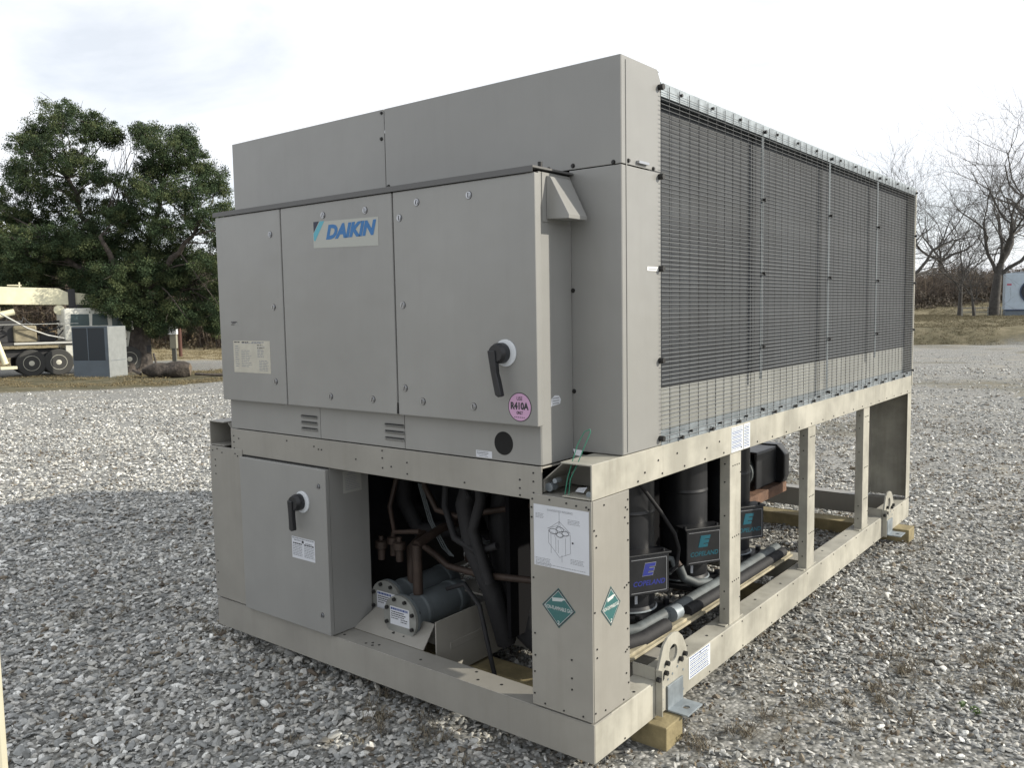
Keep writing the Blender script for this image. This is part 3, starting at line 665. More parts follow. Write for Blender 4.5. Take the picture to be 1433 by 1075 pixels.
# rotary handles
def handle(cx, cz, fy, parent, tipdx, ln, s=1.):
    fr = off(FR, -fy); mb = MB(); disc(mb, fr, cx + .012 * s, cz, .047 * s, 0, .006, 36)
    hp = mb.build('rotary_handle', WHITEP, parent, .001)
    mb = MB(); c = P2(fr, cx, cz); mb.lathe(c, fr[3], [(.006, .036 * s), (.03, .036 * s), (.046, .029 * s)], 26)
    mb.build('knob', BLACK, hp)
    w0, w1 = .016 * s, .012 * s
    a, b = cx - .014 * s, cz
    pts = [(a - w0, b + .01), (a + w0, b + .01), (a + tipdx * .35 + w1, b - ln * .45), (a + tipdx * .6 + w1, b - ln * .6), (a + tipdx + w1 * 1.15, b - ln * .97), (a + tipdx, b - ln), (a + tipdx - w1 * 1.1, b - ln * .95), (a + tipdx * .55 - w1, b - ln * .6), (a + tipdx * .3 - w1, b - ln * .4)]
    mb = MB(); poly(mb, fr, pts, .03, .052); mb.build('lever', BLACK, hp, .003)
    return hp
handle(-.335, 1.487, DY, doors[2], .028, .150)
# round knock-out, stickers on the skirt
mb = MB(); disc(mb, FR, -.37, 1.163, .042, 0, .0012, 36); mb.build('knockout_hole', HOLE, CH)
label('warning_sticker', FR, -.500, -.425, 1.103, 1.128, PAPER, [INK, INKG], [(.1, .1, 2, .05, .95), (.32, .1, 1, .05, .95), (.55, .1, 2, .1, .9), (.78, .08, 2, .2, .8)], seed=5)
# rain hood on cabinet side
CS = off(SD, CX1)
mb = MB(); rect(mb, CS, .022, .185, 1.93, 2.095, 0, .003); mb.build('hood_flange', PAINTD, CH, .001)
mb = MB(); x0 = CX1 + .0035
mb.add([(x0, .045, 2.085), (x0, .175, 2.085), (x0, .175, 1.94), (x0, .045, 1.94), (x0 + .014, .05, 2.082), (x0 + .014, .17, 2.082), (x0 + .085, .165, 1.95), (x0 + .085, .055, 1.95), (x0 + .085, .165, 1.937), (x0 + .085, .055, 1.937)],
       [(0, 4, 5, 1), (4, 7, 6, 5), (7, 9, 8, 6), (9, 3, 2, 8), (0, 3, 9, 7, 4), (1, 5, 6, 8, 2), (0, 1, 2, 3)])
mb.build('vent_hood', PAINTD, CH, .002)
mb = MB(); poly(mb, CS, [(.06, 1.297), (.115, 1.303), (.12, 1.318), (.108, 1.332), (.085, 1.335), (.062, 1.322)], 0, .0008, 0)
for k in range(3): rect(mb, CS, .07, .108, 1.305 + .009 * k, 1.308 + .009 * k, .0008, .0011, 1)
mb.build('warning_sticker', [PAPER, INKG], CH)
mb = MB(); mb.cyl((-.215, .03, 2.11), (-.215, .03, 2.13), .008, 8); mb.build('bolt', DARKSCREW, CH)
mb = MB(); mb.cyl((-1.86, .10, 2.11), (-1.86, .10, 2.125), .014, 8); mb.build('bolt', DARKSCREW, CH)
# tag on the end panel beside the mesh
mb = MB(); rect(mb, SD, .372, .452, 1.766, 1.781, 0, .0015, 0); rect(mb, SD, .38, .44, 1.771, 1.774, .0015, .0018, 1); mb.build('rail_tag', [mat('white_tag', (.75, .76, .76), .5), INKG], CH)

# lower disconnect cabinet
LX0, LX1 = -1.962, -1.340
B('disconnect_cabinet', [(LX0 + .004, LX1, .002, .225, ZB + .004, .972)], PAINTD, bevel=.003)
dd = B('disconnect_door', [(LX0, LX1 + .004, -.022, -.001, ZB + .008, .968)], PAINTD, bevel=.003)
B('gap_strip', [(-1.9645, -1.9625, -.0035, .02, ZB + .01, .972)], HOLE, bevel=0); B('gap_strip', [(LX0, LX1, -.002, .0015, .9690, .9745)], HOLE, bevel=0)
handle(-1.508, .811, -.022, dd, .004, .125, 1.02)
for a, b in ((-1.383, .893), (-1.387, .322)): quarter_turn(dd, a, b, -.022, .010)
FL = off(FR, .022)
label('wiring_label', FL, -1.582, -1.423, .549, .646, PAPER, [INK, INKG], [(.03 + 0 * k, .05, 2, .02, .98) for k in range(1)] + [(.12, .05, 2, .1, .4), (.12, .12, 1, .44, .53), (.20, .05, 2, .6, .9), (.27, .06, 1, .05, .46), (.27, .06, 1, .54, .97)] +
      [(.38 + .075 * k, .035, 2, .04, .46) for k in range(7)] + [(.38 + .075 * k, .035, 2, .54, .97) for k in range(7)], dd, seed=8, jit=.05)
LS = off(SD, LX1)
label('side_label', LS, .078, .182, .848, .945, mat('faded_label', (.34, .34, .32), .6), [INKG, INKG], [(.08, .04, 1, .3, .7), (.16, .04, 1, .2, .9)] + [(.28 + .08 * k, .03, 1, .12, .92) for k in range(8)], seed=9)

# instruction sheet and green diamonds on the corner post
FP = off(FR, .0045)
mb = MB(); rect(mb, FP, -.238, -.010, .748, .964, 0, .0006, 0)
text_polys(mb, 'SUGGESTED RIGGING', FP, -.180, -.075, .946, .953, .0006, 2, 0, .0)
rg = random.Random(5)
def ln(a0, b0, a1, b1, w=.0007, mi=2):
    dx, dz = a1 - a0, b1 - b0; q = math.hypot(dx, dz); nx, nz = -dz / q * w, dx / q * w
    poly(mb, FP, [(a0 - nx, b0 - nz), (a1 - nx, b1 - nz), (a1 + nx, b1 + nz), (a0 + nx, b0 + nz)], .0006, .0009, mi)
for q in ((-.130, .945, -.130, .915), (-.130, .915, -.175, .885), (-.130, .915, -.085, .88), (-.130, .915, -.150, .86), (-.130, .915, -.115, .862), (-.175, .88, -.175, .835), (-.165, .87, -.165, .80), (-.145, .86, -.145, .81),
          (-.135, .85, -.135, .805), (-.105, .86, -.105, .80), (-.085, .875, -.085, .81), (-.175, .835, -.13, .79), (-.13, .79, -.085, .81), (-.175, .88, -.13, .86), (-.13, .86, -.085, .875), (-.18, .885, -.135, .9), (-.135, .9, -.085, .88), (-.12, .80, -.12, .775)): ln(*q)
for (cx, cz, rx, rz) in ((-.155, .878, .018, .009), (-.128, .868, .014, .008), (-.105, .876, .014, .008), (-.128, .888, .016, .008)):
    for k in range(14):
        a, b_ = 2 * math.pi * k / 14, 2 * math.pi * (k + 1) / 14
        ln(cx + rx * math.cos(a), cz + rz * math.sin(a), cx + rx * math.cos(b_), cz + rz * math.sin(b_), .0009, 1)
for (a0, a1, b, n) in ((-.230, -.195, .932, 4), (-.095, -.045, .925, 4), (-.232, -.165, .775, 6), (-.085, -.03, .79, 4), (-.232, -.02, .756, 1)):
    for k in range(n):
        x = a0
        while x < a1 - rg.random() * .01:
            w_ = rg.uniform(.003, .010); rect(mb, FP, x, min(a1, x + w_), b - k * .0048, b - k * .0048 + .0017, .0006, .0009, 2); x += w_ + .002
mb.build('instruction_sheet', [PAPER, INK, INKG], CH)
mb = MB(); disc(mb, FP, -.075, .848, .0035, .0006, .002, 8); mb.build('sheet_pin', INK, CH)
def diamond(fr, a, b, ra, rb, nm):
    mb = MB(); D_ = lambda s: [(a - ra * s, b), (a, b - rb * s), (a + ra * s, b), (a, b + rb * s)]
    poly(mb, fr, D_(1), 0, .0006, 0); poly(mb, fr, D_(.965), .0006, .0008, 2); poly(mb, fr, D_(.88), .0008, .001, 1); poly(mb, fr, D_(.85), .001, .0012, 0)
    text_polys(mb, 'NON-FLAMMABLE GAS', fr, a - ra * .80, a + ra * .80, b - rb * .11, b + rb * .08, .0012, 1, 0, .02)
    text_polys(mb, '2', fr, a - ra * .07, a + ra * .07, b - rb * .80, b - rb * .62, .0012, 1, 0, .02)
    c = (a, b + rb * .38); L_, h_ = ra * .36, rb * .085
    poly(mb, fr, [(c[0] - L_, c[1] - h_ - L_ * .02), (c[0] + L_ * .6, c[1] - h_ + L_ * .22), (c[0] + L_ * .75, c[1] - h_ * .4 + L_ * .26), (c[0] + L_ * 1.15, c[1] - h_ * .2 + L_ * .3), (c[0] + L_ * 1.15, c[1] + h_ * .2 + L_ * .34), (c[0] + L_ * .72, c[1] + h_ * .5 + L_ * .3), (c[0] + L_ * .55, c[1] + h_ + L_ * .22), (c[0] - L_ * 1.05, c[1] + h_)], .0012, .0014, 1)
    mb.build(nm, [GREENS, mat('placard_white_shaded', (.42, .46, .46), .5) if fr is FP else mat('placard_white_lit', (.55, .58, .56), .5), INK], CH)  # shaded front white and sunlit side white: light painted into the colour
diamond(FP, -.137, .611, .070, .071, 'hazard_diamond')
diamond(off(SD, .002), .109, .614, .063, .070, 'hazard_diamond')

# stickers on side rails
LSR = off(SD, .0005)
label('rail_sticker', LSR, 1.100, 1.222, 1.004, 1.112, mat('sticker_white', (.62, .66, .70), .5), [INKB, INKG], [(.04, .03, 2, .03, .97)] + [(.12 + .062 * k, .03, 1 if k % 3 else 2, .05, .97) for k in range(13)], seed=12, jit=.15)
label('rail_sticker', LSR, 1.230, 1.300, 1.004, 1.114, bpy.data.materials['sticker_white'], [INKB, INKG], [(.08 + .062 * k, .03, 1 if k % 2 else 2, .08, .92) for k in range(14)], seed=13, jit=.2)
label('rail_sticker', LSR, .70, .895, .135, .235 - .008, bpy.data.materials['sticker_white'], [INKB, INKG], [(.05, .05, 1, .04, .96)] + [(.18 + .09 * k, .045, 2 if k % 2 else 1, .05, .97) for k in range(9)], seed=14, jit=.15)

# lifting lugs
def lug(y0, s=1.):
    o_ = [(0, .0), (0, .178), (.040, .256), (.075, .278), (.115, .285), (.160, .276), (.195, .25), (.218, .215), (.232, .19), (.225, .0)]
    fr = (Vector((.0015, y0, Z0 + .008)), Vector((0, 1, 0)), Vector((0, 0, 1)), Vector((1, 0, 0)))
    mb = MB(); mb.plate_hole([(a * s, b * s) for a, b in o_], (.118 * s, .205 * s), .034 * s, fr, .010); lg = mb.build('lifting_lug', PAINTW, CH, .001)
    mb = MB(); mb.box(-.10, -.003, y0, y0 + .004, ZB + .001, ZB + .05); mb.box(.002, .030, y0 - .004, y0 - .0005, Z0 + .008, Z0 + .008 + .178 * s); mb.build('lug_flange', PAINTW, lg)
    mb = MB()
    for a, b in ((.012, .145), (.05, .15), (.06, .185), (.17, .165), (.205, .175), (-.012, .145)): mb.cyl(P2(fr, a * s, b * s, .010), P2(fr, a * s, b * s, .024), .0105 * s, 6)
    mb.build('lug_bolts', DARKSCREW, lg)['kind'] = 'stuff'
    mb = MB()
    for a, b in ((.03, .10), (.075, .115), (.11, .125), (.15, .14), (.19, .15), (.03, .05), (.03, .015), (.2, .11), (.2, .03)): disc(mb, fr, a * s, b * s, .005, .010, .012, 8)
    mb.build('lug_rivets', GALV, lg)['kind'] = 'stuff'
    mb = MB(); mb.box(.0125, .020, y0 + .06 * s, y0 + .185 * s, Z0 + .005, Z0 + .10 * s)
    fr2 = (Vector((.0125, y0 + .06 * s, Z0 + .002)), Vector((1, 0, 0)), Vector((0, 1, 0)), Vector((0, 0, 1)))
    mb.plate_hole([(0, 0), (.09, 0), (.09, .125 * s), (0, .125 * s)], (.052, .062), .014, fr2, .0028 + .004)
    mb.build('lug_foot', GALV, lg, .001)
lug(.428); lug(3.51)
# holes of rail ends etc. done; interior
def compressor(x, y, logo_mat, front=True, zt=.93):
    mb = MB(); r = .118; zb = .285
    mb.lathe((x, y, zb), (0, 0, 1), [(0, r * .93), (.012, r * 1.06), (.03, r * 1.0), (.24, r), (.25, r * 1.02), (.262, r * 1.0), (.44, r), (.448, r * 1.025), (.46, r), (zt - zb - .06, r), (zt - zb - .02, r * .82), (zt - zb, r * .4)], 30)
    c = mb.build('compressor', BLACK, CH)
    c['label'] = 'tall black scroll compressor'
    mb = MB(); mb.lathe((x, y, zb), (0, 0, 1), [(.004, r * 1.04), (.010, r * 1.10), (.016, r * 1.04)], 30); mb.build('base_ring', GALV, c)
    mb = MB(); mb.box(x - .15, x + .15, y - .15, y + .15, .262, .284)
    for dx in (-.125, .125):
        for dy in (-.125, .125): mb.cyl((x + dx, y + dy, .284), (x + dx, y + dy, .305), .016, 8)
    mb.build('foot_plate', BLACK, c, .004)
    mb = MB(); mb.tube([(x - .02, y - .09, zt - .05), (x - .02, y - .16, zt - .02), (x - .02, y - .2, zt + .05), (x - .02, y - .2, zt + .14)], .02, 8); mb.build('discharge_pipe', COPPER, c)
    if front:
        X = x + r - .01; y0, y1, z0, z1 = y - .10, y + .10, .395, .568
        ca, sa = math.cos(R(-30)), math.sin(R(-30))
        def rb(mb, *a):
            mb.v = [(x + (p[0] - x) * ca - (p[1] - y) * sa, y + (p[0] - x) * sa + (p[1] - y) * ca, p[2]) for p in mb.v]
            return mb.build(*a)
        mb = MB(); mb.box(X, X + .075, y0, y1, z0, z1); rb(mb, 'terminal_box', BLACK, c, .005)
        mb = MB(); mb.box(X - .01, X + .083, y0 - .012, y1 + .008, z1, z1 + .010)
        for q in (y0 + .0, y1 - .02): mb.cyl((X + .06, q, z1 + .010), (X + .06, q, z1 + .020), .008, 8)
        rb(mb, 'terminal_box_lid', BLACK, c, .003)
        fr = (Vector((X + .075, y0, z0)), Vector((0, 1, 0)), Vector((0, 0, 1)), Vector((1, 0, 0)))
        mb = MB()
        for a0, a1, b0, b1 in ((.012, .188, .158, .160), (.012, .188, .012, .014), (.186, .188, .0145, .1575)): rect(mb, fr, a0, a1, b0, b1, 0, .001)
        rb(mb, 'panel_border', SILVER, c)
        mb = MB()
        def E(sx, sz, g, d0, d1, mi):
            pts = [(0 - g, 0 - g), (.050 + g, 0 - g), (.054 + g, .012 + g), (.028, .012 + g), (.030, .019 - g), (.056 + g, .019 - g), (.060 + g, .032 + g), (.034, .032 + g), (.036, .039 - g), (.063 + g, .039 - g), (.068 + g, .054 + g), (.015 - g, .054 + g)]
            poly(mb, fr, [(sx + p, sz + q_) for p, q_ in pts], d0, d1, mi)
        E(.066, .086, .0016, 0, .0008, 1); E(.066, .086, 0, .0008, .0014, 0)
        text_polys(mb, 'COPELAND', fr, .022, .180, .042, .065, 0, 0, .2, .02)
        rb(mb, 'box_emblem', [logo_mat, TEALV if logo_mat is TEALV else SILVER], c)
        mb = MB(); rect(mb, (Vector((x + r * .97, y, 0)), Vector((0, 1, 0)), Vector((0, 0, 1)), Vector((1, 0, 0))), -.035, -.022, .335, .375, 0, .006); rb(mb, 'barcode_tag', PAPER, c)
    return c
for y, lm in ((.94, BLUEV), (1.48, TEALV), (2.01, TEALV)):
    compressor(-.42, y, lm, True, 1.10)
for y in (.98, 1.52, 2.05):
    compressor(-1.80, y, TEALV, False, .93)
# mounting rails for the compressors
B('mounting_rail', [(-.20, -.165, .50, 2.28, .238, .262), (-.165, -.150, .50, 2.28, .238, .25)], WOODL)
B('mounting_rail', [(-.66, -.62, .50, 2.28, .238, .262), (-.60, -.22, .52, .56, .24, .258)], PAINT)
B('mounting_rail', [(-2.05, -1.98, .50, 2.28, .238, .262), (-1.62, -1.56, .50, 2.28, .238, .262)], PAINT)
mb = MB(); mb.tube([(-.30, .62, .285), (-.235, .70, .29), (-.225, .95, .292), (-.215, 1.5, .295), (-.215, 2.2, .295)], .026, 12); mb.build('liquid_pipe', CONDUIT, CH)
mb = MB(); mb.tube([(-.22, .56, .275), (-.19, .66, .272), (-.185, .86, .272)], .03, 12); mb.tube([(-.185, 1.05, .275), (-.18, 1.5, .275), (-.18, 2.2, .275)], .027, 12); mb.build('pipe_insulation', FOAM, CH)
mb = MB(); mb.tube([(-.20, .93, .295), (-.198, .99, .295)], .034, 12); mb.build('pipe_clamp', GALV, CH)
mb = MB(); mb.tube([(-.33, .70, .99), (-.29, .80, .90), (-.26, .95, .74), (-.25, 1.06, .62), (-.25, 1.10, .54), (-.26, 1.10, .46), (-.28, 1.08, .43)], .009, 8); mb.build('power_cable', FOAM, CH)
mb = MB(); mb.tube([(-.31, 1.06, .50), (-.28, 1.09, .49), (-.27, 1.10, .45), (-.30, 1.10, .42)], .013, 8); mb.build('conduit_elbow', CONDUIT, CH)
mb = MB(); mb.tube([(-.36, 1.28, .42), (-.34, 1.28, .395)], .02, 10, 0); mb.tube([(-.34, 1.28, .395), (-.32, 1.29, .34), (-.28, 1.34, .31), (-.24, 1.42, .30)], .022, 10, 1); mb.build('suction_elbow', [COPPER, CONDUIT], CH)
# evaporator shell
mb = MB(); mb.lathe((-.98, .80, .47), (0, 1, 0), [(-.03, .06), (0, .15), (.05, .20), (1.5, .20), (1.55, .15), (1.58, .06)], 32); mb.build('evaporator_shell', FOAM, CH)
mb = MB()
for k in range(3):      # big insulated bends
    mb.tube([(-.80 - .05 * k, .55 + .5 * k, .95), (-.80 - .05 * k, .50 + .5 * k, .7), (-.78 - .05 * k, .50 + .5 * k, .45), (-.70, .52 + .5 * k, .28), (-.6, .56 + .5 * k, .2)], .055, 12)
mb.tube([(-.55, .62, .85), (-.62, .60, .62), (-.70, .56, .42), (-.66, .52, .25), (-.5, .52, .16)], .07, 14)
mb.tube([(-1.45, .55, .98), (-1.42, .52, .72), (-1.30, .50, .60), (-1.1, .58, .62)], .04, 12)
mb.tube([(-1.60, .75, .99), (-1.55, .70, .66), (-1.3, .78, .52), (-.98, .85, .50)], .05, 12)
mb.build('insulated_pipes', FOAM, CH)
mb = MB(); mb.tube([(-1.16, .35, .60), (-1.06, .35, .56), (-.98, .35, .52), (-.80, .35, .515), (-.5, .36, .54), (-.32, .37, .56)], .015, 12)
mb.tube([(-1.08, .26, .40), (-1.08, .26, .62)], .022, 10); mb.tube([(-1.08, .26, .62), (-1.08, .42, .66), (-1.1, .7, .66)], .02, 10)
mb.tube([(-1.22, .36, .40), (-1.22, .36, .56), (-1.26, .5, .6)], .02, 10)
mb.tube([(-.62, .50, .82), (-.45, .48, .70), (-.36, .50, .66)], .03, 10)
mb.build('copper_pipes', COPPER, CH)
mb = MB(); mb.lathe((-.40, .42, .262), (0, 0, 1), [(0, .10), (.02, .13), (.68, .13), (.72, .08), (.74, .03)], 24); mb.build('sun_block_drum', BLACK, CH)  # added drum, hidden behind the corner post to stop stray sunlight
B('sun_block_box', [(-.22, -.10, .03, .40, .52, .97)], BLACK, bevel=.004)  # added box out of view, blocks the leftover sun patch on the gravel
B('junction_panel', [(-1.40, -1.16, .66, .86, .56, .93)], BLACK, bevel=.004)
B('junction_panel', [(-1.02, -.82, .75, .80, .70, .98), (-.95, -.72, 1.1, 1.3, .6, .99)], BLACK, bevel=.004)
B('sun_block_panel', [(-.66, -.64, .36, 2.32, .265, 1.09)], BLACKM, bevel=0)  # added black sheet: keeps sun out of the front bay, darkens behind compressors
B('inner_partition', [(-1.58, -1.56, .24, 1.1, .26, .99)], BLACK, bevel=0)
B('hanging_panel', [(-1.52, -.62, 1.25, 1.27, .55, 1.0)], BLACKM, bevel=0)
mb = MB()
for cx, cy, cz in ((-1.30, .33, .52), (-1.21, .28, .52), (-1.35, .3, .50)):
    mb.lathe((cx, cy, cz), (0, 0, 1), [(0, .018), (.05, .018), (.055, .030), (.085, .030), (.09, .012), (.11, .012)], 10)
mb.build('valves', COPPER, CH)
mb = MB()
for k in range(3):
    p0 = Vector((-1.25 + .01 * k, .45, .84)); mb.tube([p0, (-1.17 + .012 * k, .43, .68), (-1.08 + .015 * k, .42, .57), (-1.03 + .01 * k, .42, .54)], .0035, 6)
for k in range(5):
    a = k * .7; mb.tube([(-.98 + .03 * k, .45, .60), (-.92 + .02 * k, .44 + .01 * k, .61 + .01 * math.sin(a)), (-.84 + .01 * k, .46, .60 + .03 * math.cos(a)), (-.80, .47, .63)], .003, 5)
mb.build('loose_wires', CONDUIT, CH)
rg = random.Random(12)
for k in range(26):
    x, y, z = rg.uniform(-1.5, -.72), rg.uniform(.42, 1.15), rg.uniform(.35, .95); pts = [Vector((x, y, z))]
    d = Vector(rg.choice(((1, 0, 0), (0, 0, 1), (0, 1, 0), (.7, .2, -.6), (-.5, .2, .8))))
    for j in range(rg.choice((3, 4, 5))):
        q = pts[-1] + d * rg.uniform(.06, .22); q.x = min(max(q.x, -1.53), -.69); q.z = min(max(q.z, .27), 1.05); q.y = max(q.y, .36); pts.append(q)
        d = (d + Vector((rg.gauss(0, .5), rg.gauss(0, .3), rg.gauss(0, .6)))).normalized()
    mb = MB(); mb.tube(pts, rg.choice((.004, .006, .009, .014, .02)), 7); mb.build(rg.choice(('cable', 'refrigerant_tube')), rg.choice((FOAM, FOAM, COPPER, CONDUIT, BLACK)), CH)
for k, pts in enumerate(([(-.86, .42, .99), (-.90, .38, .8), (-.84, .36, .62), (-.76, .38, .45), (-.74, .45, .2)], [(-1.02, .40, .99), (-1.0, .36, .78), (-.92, .33, .66), (-.80, .33, .62), (-.69, .34, .66)],
    [(-1.30, .40, .98), (-1.33, .34, .74), (-1.26, .30, .64), (-1.12, .32, .66)], [(-.98, .34, .42), (-.86, .32, .47), (-.76, .30, .40), (-.70, .32, .10)], [(-1.18, .42, .99), (-1.14, .38, .85), (-1.05, .36, .76), (-.95, .38, .74), (-.7, .42, .80)], [(-.78, .34, .98), (-.75, .31, .85), (-.79, .3, .72), (-.72, .32, .5)])):
    mb = MB(); mb.tube(pts, (.045, .016, .012, .010, .014, .024)[k], 9); mb.build('hose', (FOAM, FOAM, COPPER, FOAM, COPPER, FOAM)[k], CH)
# filter shells
def filt(x, y, z, ln_):
    mb = MB(); mb.lathe((x, y, z), (0, 1, 0), [(0, .098), (.014, .098)], 32)
    c = mb.build('filter_shell', mat('flange_grey', (.24, .245, .23), .45, metal=.2, var=.15, vscale=9) if 'flange_grey' not in bpy.data.materials else bpy.data.materials['flange_grey'], CH)
    c['label'] = 'blue-grey cylindrical filter with a bolted flange'
    mb = MB(); mb.lathe((x, y, z), (0, 1, 0), [(.016, .098), (.030, .098), (.031, .074), (.10, .076), (.11, .080), (.125, .080), (.13, .076), (ln_ - .09, .076), (ln_ - .08, .081), (ln_ - .06, .081), (ln_ - .055, .076), (ln_ - .02, .074), (ln_, .045)], 32)
    mb.build('filter_body', BLUEGREY, c)
    mb = MB()
    for k in range(8):
        a = k * math.pi / 4 + .35; mb.cyl((x + .083 * math.cos(a), y - .010, z + .083 * math.sin(a)), (x + .083 * math.cos(a), y + .04, z + .083 * math.sin(a)), .009, 6)
    mb.build('flange_bolts', DARKSCREW, c)
    fr = (Vector((x, y, z)), FR[1], FR[2], FR[3])
    label('filter_label', fr, -.058, .058, -.035, .045, PAPER, [INKB, INK], [(.06, .12, 1, .04, .96), (.26, .06, 2, .05, .9), (.38, .06, 2, .05, .97), (.50, .05, 2, .05, .9), (.62, .05, 2, .05, .45), (.62, .05, 2, .55, .95), (.74, .05, 2, .55, .95)], c, seed=int(abs(x) * 100), jit=.2)
filt(-1.085, .150, .322, .40); filt(-1.255, .230, .335, .44)
mb = MB(); mb.prism([(-1.35, .115, ZB + .001), (-.915, .115, ZB + .001), (-.945, .22, ZB + .075), (-1.31, .22, ZB + .075)], (0, .004, -.002)); mb.build('filter_bracket', PAINT, CH)
B('filter_bracket', [(-1.36, -.86, .225, .75, ZB - .02, ZB + .012), (-.868, -.862, .14, 1.1, Z0 + .01, .355)], PAINT, bevel=.002)
B('filter_bracket', [(-1.1, -.866, .50, .75, .356, .364)], PAINT)
# motor on rusty channel at the far end
B('rusty_channel', [(-1.20, -.80, 2.75, 3.93, .300, .308), (-.806, -.80, 2.75, 3.93, .235, .2995), (-1.20, -1.194, 2.75, 3.93, .235, .2995)], RUST, bevel=.002)
mb = MB(); mb.lathe((-.98, 3.40, .44), (0, 1, 0), [(0, .09), (.02, .12), (.30, .12), (.31, .135), (.34, .135), (.35, .12), (.42, .12)], 28); mt = mb.build('pump_motor', CONDUIT, CH)
mt['label'] = 'grey motor with a black end housing on a rusty channel'
mb = MB(); mb.prism([(-1.14, 3.83, .312), (-.80, 3.83, .312), (-.78, 3.83, .36), (-.78, 3.83, .53), (-.84, 3.83, .60), (-1.10, 3.83, .60), (-1.16, 3.83, .53), (-1.16, 3.83, .36)], (0, .10, 0)); mb.box(-.86, -.84, 3.45, 3.83, .32, .58); mb.box(-1.12, -.84, 3.45, 3.83, .575, .59)
mb.build('end_housing', BLACK, mt, .01)

# timbers under the skid
def timber(y0, y1, x0, x1, lab):
    e = B('timber_beam', [(x0, x1, y0, y1, -.02, Z0 - .001)], TIMBER, None, .004)
    tag(e, lab, 'timber', 'timbers under the chiller'); return e
timber(.37, .50, -2.4, .075, 'square timber beam poking out below the nearer lifting lug')
timber(3.80, 3.95, -2.4, .10, 'square timber beam poking out below the far lifting lug')
timber(2.02, 2.15, -2.3, -.12, 'square timber beam lying under the middle of the frame')
# green wire tie hanging at the rail end
mb = MB()
for q in (-1, 1):
    pts = [(-.115 + q * .008, .02, 1.0), (-.105 + q * .006, .02, 1.06), (-.085 + q * .012, .03, 1.12), (-.06 + q * .015, .03, 1.18), (-.035 + q * .012, .03, 1.225), (-.025, .03, 1.235)]
    mb.tube(pts, .0017, 5)
tag(mb.build('wire_tie', GREENW), 'thin green wire loop sticking up through the rail corner', 'wire')
mb = MB(); mb.add([(-.150, .12, 1.125), (-.125, .12, 1.122), (-.12, .125, 1.142), (-.155, .122, 1.145)], [(0, 1, 2, 3)]); mb.add([(-.10, .05, 1.012), (-.06, .04, 1.014), (-.058, .06, 1.03), (-.095, .06, 1.024)], [(0, 1, 2, 3)])
tag(mb.build('paper_scrap', PAPER), 'torn white scraps caught in the open rail corner', 'scrap')

# ------------------------------------------------------------------ background
def gpos(u, v):
    """ground point seen at a photo pixel"""
    Z = 2.
    while Z < 150:
        p = at(u, v, Z)
        if p.z <= float(height(p.x, p.y)): return p, Z
        Z += .03
    return p, Z
BARK = mat('cedar_bark', (.085, .072, .062), .9, var=.35, vscale=6, bump=.8, bscale=12, streak=.3, dist=.04)
BARKB = mat('grey_bark', (.075, .07, .065), .9, var=.3, vscale=5, bump=.5, bscale=10, dist=.03)
def leaf_mat(name, c0, c1, c2):
    m = bpy.data.materials.new(name); m.use_nodes = True; nt = m.node_tree; b = nt.nodes['Principled BSDF']; N = nt.nodes.new; L = nt.links.new
    a = N('ShaderNodeAttribute'); a.attribute_name = 'tint'; rp = N('ShaderNodeValToRGB'); e = rp.color_ramp.elements
    e[0].color = (*c0, 1); e[1].color = (*c2, 1); q = e.new(.5); q.color = (*c1, 1)
    L(a.outputs['Fac'], rp.inputs['Fac']); L(rp.outputs['Color'], b.inputs['Base Color']); b.inputs['Roughness'].default_value = .75; b.inputs['Specular IOR Level'].default_value = .2
    return m
CEDARL = leaf_mat('cedar_foliage', (.024, .042, .022), (.05, .078, .036), (.11, .125, .052))

def tufts(centres, rads, per, size, rng, flat=.8, dirn=None):
    """little leaf faces in clumps: returns verts, faces, tint"""
    n = len(centres) * per
    c = np.repeat(centres, per, 0); r = np.repeat(rads, per)[:, None]
    d = rng.normal(size=(n, 3)); d /= np.linalg.norm(d, axis=1)[:, None]
    p = c + d * r * rng.random((n, 1)) ** .5 * np.array([1, 1, flat])
    a = rng.normal(size=(n, 3)); a /= np.linalg.norm(a, axis=1)[:, None]
    b = np.cross(a, rng.normal(size=(n, 3))); b /= np.linalg.norm(b, axis=1)[:, None]
    s = (size * rng.uniform(.5, 1.3, (n, 1)))
    v = np.stack([p - a * s * .5, p + b * s * .42, p + a * s * .6, p - b * s * .3], 1).reshape(-1, 3)
    f = np.arange(n * 4).reshape(-1, 4)
    t = np.repeat(rng.random(len(centres)) * .7, per) + rng.random(n) * .3
    return v, f, np.repeat(t, 4)

def limb(mb, p0, p1, r0, r1, n=7, sag=.1, k=6, rg=random):
    p0, p1 = Vector(p0), Vector(p1); L_ = (p1 - p0).length; pts = []; rs = []
    o1 = Vector((rg.uniform(-1, 1), rg.uniform(-1, 1), rg.uniform(-.5, 1))) * sag * L_
    for i in range(k + 1):
        t = i / k; q = p0.lerp(p1, t) + o1 * math.sin(math.pi * t) + Vector((rg.uniform(-1, 1), rg.uniform(-1, 1), rg.uniform(-1, 1))) * .02 * L_ * (0 < i < k)
        pts.append(q); rs.append(r0 + (r1 - r0) * t)
    mb.tube(pts, rs, n, cap=False); return pts

